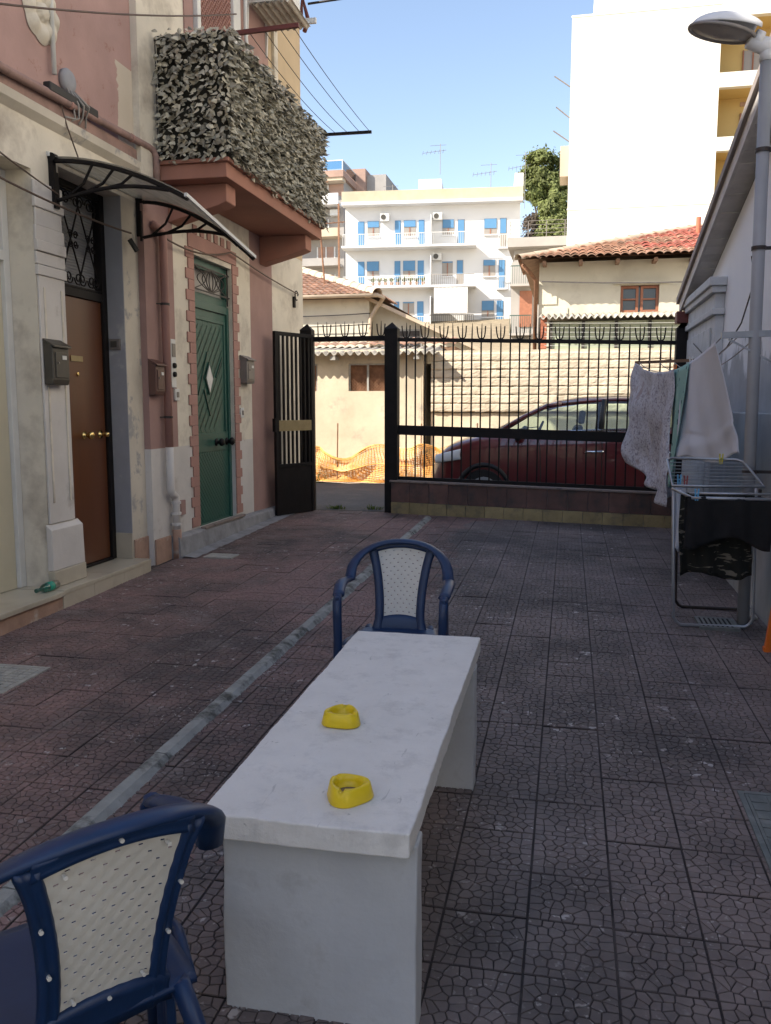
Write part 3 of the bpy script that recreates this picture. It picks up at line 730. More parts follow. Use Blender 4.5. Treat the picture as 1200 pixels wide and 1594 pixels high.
def addleaf(p_, nz_):
    m = random.choice(lv); M = Matrix.Translation(p_) @ leaf_rot(nz_); q = len(rest_.v)
    rest_.v += [tuple(M @ Vector(a)) for a in m.v]; rest_.f += [tuple(i+q for i in f_) for f_ in m.f]; rest_.mi += m.mi
for p_ in ends[300:]: addleaf(p_, 0)
for p_ in [(bx0+.03+.66*random.random(), by0-.01-random.uniform(0, .05), 3.66+1.08*random.random()) for _ in range(260)]: addleaf(p_, 0)
for i in range(3600):
    zz = 3.66+1.10*random.random()**.97; addleaf((bx1+.008+random.uniform(0, .065), by0-.03+(by1-by0+.05)*random.random(), zz), R(90))
obj('leaf_field', rest_, 'hedge_leaf', hg, kind='stuff')

# ================================================================ things on the left wall
# canopy over the brown door
cn = thing('door_canopy', 'arched smoky polycarbonate canopy on black brackets over the brown door', 'canopy', (XN, 6.33, 3.0))
def cz_(t, tl): return 3.29-.02*t-(.29+.20*tl)*t**1.9
def cx_(t): return XN+.03+1.02*t
m_ = MB(); m_.grid(lambda u, v: (cx_(u), 5.68+1.30*v, cz_(u, v)+.012), 20, 6); obj('sheet', m_, 'polycarbonate', cn, smooth=True, solid=.004)
for yy, tl in ((5.70, 0), (6.96, 1)):
    m_ = MB(); m_.tube([(cx_(t/14), yy, cz_(t/14, tl)-.012) for t in range(15)], .016, 6)
    lo = [(XN+.03+.78*t, yy, 3.0+.09*math.sin(t*2.2)-.02*tl-(.02+.06*tl)*t) for t in [i/10 for i in range(11)]]
    lo.append((cx_(.86), yy, cz_(.86, tl)-.02)); m_.tube(lo, .014, 6)
    for t0, t1 in ((.12, .30), (.30, .46), (.48, .60)):
        a = Vector((XN+.03+.78*t0, yy, 3.0+.09*math.sin(t0*2.2)-.02*tl-(.02+.06*tl)*t0)); b = Vector((cx_(t1), yy, cz_(t1, tl)-.012))
        mid = a.lerp(b, .5)+Vector((.03, 0, -.02)); m_.tube([a, mid, b], .011, 6)
    m_.box(XN+.001, XN+.035, yy-.022, yy+.022, 2.99, 3.30); m_.box(XN+.036, XN+.05, yy-.028, yy+.028, 2.95, 3.2); m_.lathe([(.03, -.028), (.03, .028)], (XN+.03, yy, 3.30), 'y', 12)
    obj('bracket', m_, 'black_iron', cn)
m_ = MB(); m_.bar((cx_(1), 5.66, cz_(1, 0)+.01), (cx_(1), 6.99, cz_(1, 1)+.01), .02, .025); obj('front_bar', m_, 'white_metal', cn)
m_ = MB(); m_.bar((XN+.012, 5.66, 3.32), (XN+.012, 7.0, 3.32), .02, .03); obj('wall_bar', m_, 'white_metal', cn)
# mail boxes
def mailbox(name, label, mat, x0, yc, z0, w_, h_, dp):
    t = thing(name, label, 'mailbox', (x0, yc, z0), 'mailboxes on the house wall')
    m_ = MB(); m_.prism([(x0+.001, yc-w_/2, z0), (x0+dp*.85, yc-w_/2, z0), (x0+dp, yc-w_/2, z0+h_*.12), (x0+dp, yc-w_/2, z0+h_*.84), (x0+dp*.5, yc-w_/2, z0+h_), (x0+.001, yc-w_/2, z0+h_)], (0, w_, 0)); b = obj('body', m_, mat, t, bevel=.006)
    m_ = MB(); m_.hexa([(x0+.005, yc-w_/2-.008, z0+h_*.99), (x0+dp+.02, yc-w_/2-.008, z0+h_*.84), (x0+dp+.02, yc+w_/2+.008, z0+h_*.84), (x0+.005, yc+w_/2+.008, z0+h_*.99), (x0+.005, yc-w_/2-.008, z0+h_*1.05), (x0+dp+.02, yc-w_/2-.008, z0+h_*.89), (x0+dp+.02, yc+w_/2+.008, z0+h_*.89), (x0+.005, yc+w_/2+.008, z0+h_*1.05)]); obj('lid', m_, mat, t, bevel=.004)
    m_ = MB(); m_.box(x0+dp+.0005, x0+dp+.007, yc-w_*.36, yc+w_*.36, z0+h_*.16, z0+h_*.74); d_ = obj('flap', m_, mat, t, bevel=.003)
    m_ = MB(); m_.box(x0+dp+.0075, x0+dp+.010, yc+w_*.02, yc+w_*.28, z0+h_*.58, z0+h_*.67); obj('name_card', m_, 'white_metal', d_)
    m_ = MB(); m_.lathe([(.008, x0+dp+.0075), (.008, x0+dp+.014)], (0, yc-w_*.22, z0+h_*.5), 'x', 10); obj('lock', m_, 'steel_box', d_)
    return t
mailbox('mailbox', 'dark grey mailbox on the white pilaster left of the brown door', 'mailbox_grey', XN+.018, 5.585, 1.70, .205, .31, .075)
mailbox('mailbox', 'brown mailbox on the pink panel beside the downpipe', 'mailbox_brown', XF, 7.03, 1.645, .17, .30, .075)
mailbox('mailbox', 'light grey mailbox right of the green door', 'steel_box', XF, 9.20, 1.80, .24, .30, .09)
# intercom, bells
t = thing('intercom', 'white intercom panel with dark lens between downpipe and green door', 'intercom', (XF, 7.40, 1.72))
m_ = MB(); m_.box(XF+.001, XF+.02, 7.365, 7.46, 1.72, 2.16); obj('plate', m_, 'white_metal', t, bevel=.003)
m_ = MB(); m_.box(XF+.0205, XF+.026, 7.38, 7.445, 2.0, 2.12); obj('name_window', m_, 'steel_box', t)
for zz in (1.92, 1.84): 
    m_ = MB(); m_.lathe([(.026, XF+.0205), (.024, XF+.04), (.014, XF+.045)], (0, 7.41, zz), 'x', 14); obj('camera_lens', m_, 'black_iron', t)
def bell(yc, z0, label, x0=XF, s=1.0):
    t = thing('door_bell', label, 'door bell', (x0, yc, z0), 'small bell boxes')
    m_ = MB(); m_.box(x0+.001, x0+.022, yc-.045*s, yc+.045*s, z0, z0+.11*s); obj('plate', m_, 'white_metal', t, bevel=.004)
    m_ = MB(); m_.box(x0+.0225, x0+.028, yc-.02*s, yc+.025*s, z0+.03*s, z0+.08*s); obj('button', m_, 'steel_box', t, bevel=.002)
bell(7.47, 1.60, 'small white bell box under the intercom'); bell(9.10, 1.42, 'small white bell box right of the green door below the mailbox')
t = thing('door_bell', 'steel framed bell on the grey reveal right of the brown door', 'door bell', (-3.76, 6.67, 2.0), 'small bell boxes')
m_ = MB(); m_.box(-3.80, -3.70, 6.662, 6.678, 2.02, 2.11); obj('plate', m_, 'steel_box', t, bevel=.003)
m_ = MB(); m_.box(-3.785, -3.73, 6.657, 6.6615, 2.04, 2.09); obj('name_window', m_, 'mailbox_grey', t)
# downpipe
t = thing('downpipe', 'pink painted downpipe turning white near the ground beside the green door', 'drainpipe', (XF+.05, 7.30, .16))
m_ = MB(); m_.tube([(XF+.01, 7.08, 3.12), (XF+.05, 7.11, 3.10), (XF+.06, 7.18, 3.06), (XF+.055, 7.20, 2.98), (XF+.055, 7.20, 1.18)], .036, 12); obj('upper_pipe', m_, 'pink_plain', t, smooth=True)
m_ = MB(); m_.tube([(XF+.055, 7.20, 1.178), (XF+.055, 7.20, .80), (XF+.055, 7.21, .76), (XF+.055, 7.25, .74), (XF+.055, 7.29, .72), (XF+.055, 7.30, .67), (XF+.055, 7.30, .40)], .036, 12); obj('lower_pipe', m_, 'white_plaster_worn', t, smooth=True)
m_ = MB(); m_.tube([(XF+.055, 7.30, .41), (XF+.055, 7.30, .13)], .042, 12); obj('shoe', m_, 'raw_plinth', t, smooth=True)
for zz in (.46, .56, .66): m_ = MB(); m_.lathe([(.046, zz-.012), (.046, zz+.012)], (XF+.055, 7.30, 0), 'z', 12); obj('collar', m_, 'white_plaster_worn', t)
for zz in (2.45, 1.45): m_ = MB(); m_.lathe([(.041, zz-.01), (.041, zz+.01)], (XF+.055, 7.20, 0), 'z', 12); m_.bar((XF, 7.14, zz), (XF+.055, 7.17, zz), .01, .01); obj('clamp', m_, 'dark_iron', t)
m_ = MB(); m_.box(XF+.001, XF+.03, 7.46, 7.56, .52, .66); single('meter_box', 'small pink box on the wall beside the downpipe foot', 'box', m_, 'pink_plaster_shaded', bevel=.004)
# pipe along the cornice
t = thing('cornice_pipe', 'brownish pipe running along the cornice to the balcony', 'pipe', (XN+.06, 5.5, 3.66))
m_ = MB(); m_.tube([(XN+.055, -3.0, 3.70), (XN+.055, 5.2, 3.70), (XN+.055, 7.10, 3.765), (XN+.07, 7.16, 3.75), (XN+.085, 7.18, 3.70), (XN+.085, 7.18, 3.34)], .03, 10); obj('pipe', m_, 'pipe_brown', t, smooth=True)
for yy in (4.9, 5.9, 6.8): m_ = MB(); m_.lathe([(.034, yy-.012), (.034, yy+.012)], (XN+.055, 0, 3.70+max(0, (yy-5.2))*.034), 'y', 10); obj('clamp', m_, 'pink_plain', t)
m_ = MB(); m_.tube([(XN+.035, 5.75, 5.2), (XN+.035, 5.755, 3.88)], .017, 8); single('conduit', 'white vertical conduit beside the flower rosette', 'conduit', m_, 'white_metal', smooth=True)
t = thing('junction_box', 'round grey junction box with loose cables above the cornice', 'junction box', (XN, 5.93, 3.62))
m_ = MB(); m_.lathe([(.085, XN+.001), (.088, XN+.03), (.07, XN+.05), (.03, XN+.055)], (0, 5.94, 3.90), 'x', 20); obj('cover', m_, 'grey_reveal', t, smooth=True)
for k_ in range(4): m_ = MB(); m_.tube([(XN+.04, 5.90+.03*k_, 3.84), (XN+.07+.02*k_, 5.92+.04*k_, 3.74), (XN+.06, 5.96+.05*k_, 3.64+.02*k_), (XN+.05, 5.84+.09*k_, 3.62)], .008, 6); obj('cable', m_, 'cable_grey', t, smooth=True)
m_ = MB(); m_.box(XN+.025, XN+.085, 5.62, 6.25, 3.725, 3.79); obj('terminal_strip', m_, 'cable_black', t, bevel=.01)
# air conditioner
t = thing('air_conditioner', 'white air conditioner on long wall brackets above the balcony', 'air conditioner', (XF+.3, 9.9, 5.85))
m_ = MB(); m_.box(XF+.08, XF+.40, 9.40, 10.22, 6.02, 6.62); obj('casing', m_, 'white_metal', t, bevel=.015)
m_ = MB(); m_.lathe([(.24, XF+.401), (.24, XF+.412), (.2, XF+.414), (.04, XF+.416)], (0, 9.75, 6.32), 'x', 24); obj('fan_guard', m_, 'steel_box', t)
for yy in (9.50, 10.12):
    m_ = MB(); m_.bar((XF+.001, yy, 5.98), (XF+.62, yy, 5.98), .035, .06); m_.bar((XF+.001, yy, 5.62), (XF+.02, yy, 6.0), .03, .03); obj('bracket', m_, 'white_metal', t, bevel=.003)
m_ = MB(); m_.grid(lambda u, v: (XF+.06+.48*u, 9.46+.70*v, 5.925+.014*math.sin(u*40)), 40, 2); obj('drip_tray', m_, 'fibre_cement', t, solid=.004)
m_ = MB(); m_.tube([(XF+.10, 9.42, 6.10), (XF+.12, 9.30, 6.05), (XF+.08, 9.27, 5.9), (XF+.05, 9.33, 5.6), (XF+.03, 9.50, 5.2), (XF+.03, 9.52, 4.7)], .022, 8); obj('hose', m_, 'white_metal', t, smooth=True)
# washing-line bars on the balcony
t = thing('balcony_clothesline', 'thin clothesline wires between two iron bars beyond the balcony', 'clothesline', (bx1, 8.7, 4.70))
m_ = MB(); m_.bar((bx1-.05, 7.33, 4.715), (bx1+.64, 7.33, 4.735), .03, .035); obj('near_bar', m_, 'maroon_paint', t)
m_ = MB(); m_.bar((bx1-.05, 10.05, 4.69), (bx1+.64, 10.05, 4.685), .03, .03); obj('far_bar', m_, 'black_iron', t)
for f_ in (.22, .36, .50, .62): m_ = MB(); m_.tube(sag((bx1+f_-.02, 7.33, 4.71), (bx1+f_, 10.05, 4.69), .03+.03*(f_ < .4)), .0035, 5); obj('wire', m_, 'cable_black', t)
# loose cables
def cable(label, pts, r, mat): m_ = MB(); m_.tube(pts, r, 6); return single('cable', label, 'cable', m_, mat, 'overhead cables', smooth=True)
cable('thin brown cable sagging from the left edge to the canopy bracket', sag((XN+.25, 4.6, 3.12), (XN+.05, 5.72, 3.05), .01), .006, 'cable_brown')
cable('thicker brown cable crossing in front of the iron grille to the right bracket', sag((XN+.25, 4.6, 2.94), (XN+.05, 6.75, 2.98), .03), .008, 'cable_brown')
cable('dark cable running from the canopy past the green door to the corner hook', sag((XF+.06, 7.05, 3.05), (XF+.06, 8.75, 3.16), .09)+sag((XF+.06, 8.8, 3.16), (XF+.05, 11.10, 3.02), .02)[1:], .009, 'cable_brown')
cable('thin cable crossing the pink wall at the top left', sag((XN+.26, 4.4, 3.78), (XN+.14, 9.0, 5.63), .05), .007, 'cable_brown')
cable('short cable dropping from the terminal strip to the canopy', [(XN+.05, 5.78, 3.72), (XN+.06, 5.85, 3.55), (XN+.05, 6.02, 3.34)], .006, 'cable_brown')
cable('heavy black cable leaving the house corner across the sky', sag((XF+.1, 11.50, 6.80), (6.5, 14.0, 9.0), .15, 24), .016, 'cable_black')
t = thing('cable_hook', 'dark cable hook and clamp on the house corner above the gate', 'hook', (XF, 11.05, 2.85))
m_ = MB(); m_.tube(arc((11.08, 3.0), .06, 0, 300, 12, 'yz', XF+.03), .008, 6); m_.box(XF+.001, XF+.03, 11.0, 11.05, 2.84, 2.98); obj('ring', m_, 'black_iron', t)
m_ = MB(); m_.bar((XN+.04, 6.74, 2.93), (XN+.075, 6.80, 2.84), .03, .035); single('cable_clamp', 'small black clamp on the wall under the canopy bracket', 'clamp', m_, 'cable_black', bevel=.004)
# bottle on the step
t = thing('plastic_bottle', 'clear plastic bottle with green label lying on the step', 'bottle', (-3.60, 5.35, .236))
m_ = MB(); m_.lathe([(.012, 5.22), (.012, 5.25), (.03, 5.29), (.033, 5.33), (.031, 5.38), (.033, 5.44), (.028, 5.455)], (-3.60, 0, .27), 'y', 16); obj('body', m_, 'clear_glass', t, smooth=True)
m_ = MB(); m_.lathe([(.0338, 5.33), (.0338, 5.39)], (-3.60, 0, .27), 'y', 16); obj('label_band', m_, 'bottle_label', t, smooth=True)
m_ = MB(); m_.lathe([(.015, 5.203), (.015, 5.222)], (-3.60, 0, .27), 'y', 12); obj('cap', m_, 'green_paint', t)
# ================================================================ gate, fence
FY = 10.62
def tilt(x): return -.0268*(x+2.17)          # the fence falls slightly to the right
fe = thing('iron_fence', 'black iron bar fence with forked spikes on a tiled low wall', 'fence', (-.4, FY, .15))
def post(x0, x1, zb, zt):
    m_ = MB(); c = (x0+x1)/2; h_ = (x1-x0)/2
    m_.box(x0, x1, FY-h_, FY+h_, zb, zt); n_ = len(m_.v)
    m_.add([(x0-.006, FY-h_-.006, zt), (x1+.006, FY-h_-.006, zt), (x1+.006, FY+h_+.006, zt), (x0-.006, FY+h_+.006, zt), (c, FY, zt+.085)], [(0,1,4),(1,2,4),(2,3,4),(3,0,4),(3,2,1,0)]); return m_
obj('post', post(-2.262, -2.10, .18, 2.50), 'black_iron', fe); obj('post', post(1.195, 1.352, .10, 2.44), 'black_iron', fe)
def rail(x0, x1, z, h_, d_, mb=None):
    m_ = MB(); m_.hexa([(x0, FY-d_/2, z+tilt(x0)-h_/2), (x1, FY-d_/2, z+tilt(x1)-h_/2), (x1, FY+d_/2, z+tilt(x1)-h_/2), (x0, FY+d_/2, z+tilt(x0)-h_/2), (x0, FY-d_/2, z+tilt(x0)+h_/2), (x1, FY-d_/2, z+tilt(x1)+h_/2), (x1, FY+d_/2, z+tilt(x1)+h_/2), (x0, FY+d_/2, z+tilt(x0)+h_/2)])
    return obj('rail', m_, 'black_iron', fe)
rail(-2.10, 1.195, 2.372, .045, .045); rail(-2.10, 1.195, 1.253, .12, .05); rail(-2.10, 1.195, .645, .045, .04)
barm = mesh_of(MB().box(-.009, .009, -.009, .009, 0, 1.73), 'bar', 'black_iron')
spk = mesh_of(MB().tube([(0, 0, 0), (0, 0, .10), (0, 0, .185)], [.0085, .0075, .003], 6), 'spike', 'black_iron')
um = MB(); um.tube([(-.052, 0, .15), (-.047, 0, .08), (-.036, 0, .02), (-.02, 0, .003), (0, 0, 0), (.02, 0, .003), (.036, 0, .02), (.047, 0, .08), (.052, 0, .15)], .008, 6)
umf = mesh_of(um, 'fork', 'black_iron')
n_ = 28
for i in range(n_):
    xx = -2.0+i*.1165
    piece('bar', barm, fe, (xx, FY, .645+tilt(xx)), (0, R(random.uniform(-.15, .15)), 0))
    piece('spike', spk, fe, (xx, FY, 2.395+tilt(xx)), (R(random.uniform(-2, 2)), R(random.uniform(-2, 2)), 0))
    if i % 2 == 0: piece('fork', umf, fe, (xx, FY, 2.395+tilt(xx)), (0, R(random.uniform(-3, 3)), 0))
lw = thing('low_wall', 'low wall faced with dark maroon and yellow stone tiles under the fence', 'wall', (-.4, FY, .1))
m_ = MB(); m_.hexa([(-2.17, FY-.10, .10), (1.335, FY-.10, .0), (1.335, FY+.10, .0), (-2.17, FY+.10, .10), (-2.17, FY-.10, .60), (1.335, FY-.10, .60+tilt(1.335)), (1.335, FY+.10, .60+tilt(1.335)), (-2.17, FY+.10, .60)]); obj('core', m_, 'cement', lw)
m_ = MB(); m_.hexa([(-2.19, FY-.14, .601), (1.34, FY-.14, .601+tilt(1.34)), (1.34, FY+.13, .601+tilt(1.34)), (-2.19, FY+.13, .601), (-2.19, FY-.14, .625), (1.34, FY-.14, .625+tilt(1.34)), (1.34, FY+.13, .625+tilt(1.34)), (-2.19, FY+.13, .625)]); obj('cap_stone', m_, 'stone_cap', lw, bevel=.004)
def wtile(x0, x1, z0, z1, mat, dy):
    m_ = MB(); t0, t1 = tilt(x0), tilt(x1); y0 = FY-.118-dy; y1 = FY-.1005
    m_.hexa([(x0, y0, z0+t0), (x1, y0, z0+t1), (x1, y1, z0+t1), (x0, y1, z0+t0), (x0, y0, z1+t0), (x1, y0, z1+t1), (x1, y1, z1+t1), (x0, y1, z1+t0)]); obj('wall_tile', m_, mat, lw, bevel=.003)
xx = -2.17
while xx < 1.30:
    w_ = min(.242, 1.33-xx); wtile(xx+.002, xx+w_-.002, .352, .598, 'tile_maroon', random.uniform(0, .004)); xx += w_
xx = -2.17
while xx < 1.30:
    w_ = min(.236, 1.33-xx); wtile(xx+.002, xx+w_-.002, .19, .348, 'tile_yellow', random.uniform(0, .006)+.004); xx += w_
# gate frame and leaf
gt = thing('entrance_arch', 'black iron gateway with forked overhead beam beside the house corner', 'gateway', (-2.8, FY, .2))
obj('post', post(-3.36, -3.21, .18, 2.50), 'black_iron', gt)
m_ = MB(); m_.box(-3.21, -2.263, FY-.035, FY+.035, 2.36, 2.42); obj('beam', m_, 'black_iron', gt)
for i in range(8):
    xx = -3.14+i*.1165; piece('spike', spk, gt, (xx, FY, 2.42), (0, R(random.uniform(-2, 2)), 0))
    if i % 2 == 1: piece('fork', umf, gt, (xx, FY, 2.42))
gl = thing('gate_leaf', 'open black iron gate leaf with brass-coloured lock band, folded against the house', 'gate', (-3.2, 10.5, .21))
A = Vector((-3.195, 10.53, 0)); B = Vector((-3.475, 9.88, 0)); D = (B-A); Ln = D.length; Dn = D/Ln; Nn = Vector((-Dn.y, Dn.x, 0))
def gl_box(s0, s1, z0, z1, th, name, mat, bev=.002, par=None, off=0):
    m_ = MB(); q = []
    for z in (z0, z1):
        for s_, e_ in ((s0, -1), (s1, -1), (s1, 1), (s0, 1)): 
            p = A+Dn*s_+Nn*(e_*th/2+off); q.append((p.x, p.y, z))
    m_.hexa(q); return obj(name, m_, mat, par or gl, bevel=bev)
gl_box(0, .045, .215, 2.44, .04, 'stile', 'black_iron'); gl_box(Ln-.055, Ln, .215, 2.44, .04, 'stile', 'black_iron')
gl_box(.046, Ln-.056, 2.395, 2.44, .04, 'rail', 'black_iron'); gl_box(.046, Ln-.056, .80, .84, .04, 'rail', 'black_iron')
gl_box(.046, Ln-.056, .215, .799, .02, 'kick_panel', 'black_iron'); bnd = gl_box(.046, Ln-.056, 1.245, 1.375, .035, 'lock_band', 'brass_plate')
for i in range(8):
    s_ = .075+(Ln-.16)*i/7; gl_box(s_-.013, s_+.013, .841, 1.244, .02, 'bar', 'black_iron', 0); gl_box(s_-.013, s_+.013, 1.376, 2.394, .02, 'bar', 'black_iron', 0)
gl_box(Ln+.001, Ln+.02, 1.24, 1.40, .05, 'lock', 'black_iron')

# ================================================================ concrete table
tb = thing('concrete_table', 'white painted concrete table with slab top and two slab legs', 'table', (-.58, 2.6, .05))
def gzt(y): return .0195*y
def slab(x0, x1, y0, y1, z0, z1, slope=True, nx=14, ny=30, amp=.0045):
    """box with slightly uneven, hand-cast faces"""
    m_ = MB(); zz = (lambda y: gzt(y)) if slope else (lambda y: 0)
    def j(p): return Vector(p)+Vector((noise.noise((p[1]*5, p[2]*5, p[0])), noise.noise((p[0]*5, p[2]*5, 9)), noise.noise((p[0]*4, p[1]*4, 3))))*amp+Vector((noise.noise((p[1]*34, p[2]*34, p[0]*34)), noise.noise((p[0]*34, p[2]*34, p[1]*34+9)), .6*noise.noise((p[0]*30, p[1]*30, 3))))*.0022
    F = lambda a, b, nu, nv: m_.grid(lambda u, v: j(a(u, v)), nu, nv)
    L = lambda a, b, t: a+(b-a)*t
    nz = max(2, int(abs(z1-z0)*20))
    def pt(x, y, k_): return (x, y, zz(y)+k_)
    F(lambda u, v: pt(L(x0, x1, u), L(y0, y1, v), z1), 0, nx, ny); F(lambda u, v: pt(L(x0, x1, u), L(y0, y1, v), z0), 0, nx, ny)
    F(lambda u, v: pt(L(x0, x1, u), y0, L(z0, z1, v)), 0, nx, nz); F(lambda u, v: pt(L(x0, x1, u), y1, L(z0, z1, v)), 0, nx, nz)
    F(lambda u, v: pt(x0, L(y0, y1, u), L(z0, z1, v)), 0, ny, nz); F(lambda u, v: pt(x1, L(y0, y1, u), L(z0, z1, v)), 0, ny, nz)
    return m_
def weld(o, bev=.006):
    import bmesh
    b = bmesh.new(); b.from_mesh(o.data); bmesh.ops.remove_doubles(b, verts=b.verts, dist=.0005); bmesh.ops.recalc_face_normals(b, faces=b.faces); b.to_mesh(o.data); b.free()
    q = o.modifiers.new('bevel', 'BEVEL'); q.width = bev; q.segments = 3; q.limit_method = 'ANGLE'; q.angle_limit = R(50)
weld(obj('tabletop', slab(-.848, -.331, 1.812, 3.412, .482, .545, True, 44, 130), 'table_paint', tb), .005)
weld(obj('leg', slab(-.815, -.324, 1.875, 1.955, -.02, .4815, True, 12, 4), 'leg_paint', tb), .006)
weld(obj('leg', slab(-.845, -.328, 3.18, 3.27, -.02, .4815, True, 12, 4), 'leg_paint', tb), .006)
# ashtrays
def ashtray(cx, cy, rot, label, tilt_=0):
    t = thing('ashtray', label, 'ashtray', (cx, cy, .545+.0195*cy+.0015), 'yellow ashtrays on the table')
    NA = 72; m_ = MB()
    def rad(a, r): return r*(1+.10*math.cos(3*a))
    def ring(r, z, notch=0):
        out = []
        for i in range(NA):
            a = 2*math.pi*i/NA; da = min(abs((a-k_*2*math.pi/3+math.pi) % (2*math.pi)-math.pi) for k_ in range(3)); zz = z
            if notch and da < .17: zz = z-.009*math.cos(da/.17*math.pi/2)
            q = rad(a, r) if notch != 2 else r; out.append((q*math.cos(a), q*math.sin(a), zz))
        return out
    rings = [ring(.052, 0), ring(.0535, .003), ring(.0495, .022), ring(.0465, .036), ring(.0445, .0395, 1), ring(.0415, .0405, 1), [(x*.99, y*.99, z) for x, y, z in ring(.035, .0395, 2)], [(x, y, z) for x, y, z in [(.033*math.cos(2*math.pi*i/NA), .033*math.sin(2*math.pi*i/NA), .028) for i in range(NA)]], [(.030*math.cos(2*math.pi*i/NA), .030*math.sin(2*math.pi*i/NA), .012) for i in range(NA)]]
    vs = [p for r_ in rings for p in r_]; fs = []
    for i in range(len(rings)-1):
        for j in range(NA): fs.append((i*NA+j, i*NA+(j+1) % NA, (i+1)*NA+(j+1) % NA, (i+1)*NA+j))
    fs.append(tuple((len(rings)-1)*NA+j for j in range(NA))); fs.append(tuple(range(NA-1, -1, -1)))
    m_.add(vs, fs); me = mesh_of(m_, 'bowl', 'yellow_plastic', True); recalc(me)
    o = bpy.data.objects.new('bowl', me); COL.objects.link(o); o.parent = t
    m2 = MB(); m2.lathe([(.0285, .0122), (.02, .0145), (.004, .0165)], (0, 0, 0), 'z', 20); me = mesh_of(m2, 'ash', 'ash', True); o = bpy.data.objects.new('ash', me); COL.objects.link(o); o.parent = t
    t.rotation_euler = (R(1.1), 0, rot); t.scale = (1.08, 1.08, 1.02)
ashtray(-.652, 2.420, R(92), 'yellow plastic ashtray farther from the camera on the white table')
ashtray(-.512, 1.958, R(22), 'yellow plastic ashtray nearest the front edge of the white table')

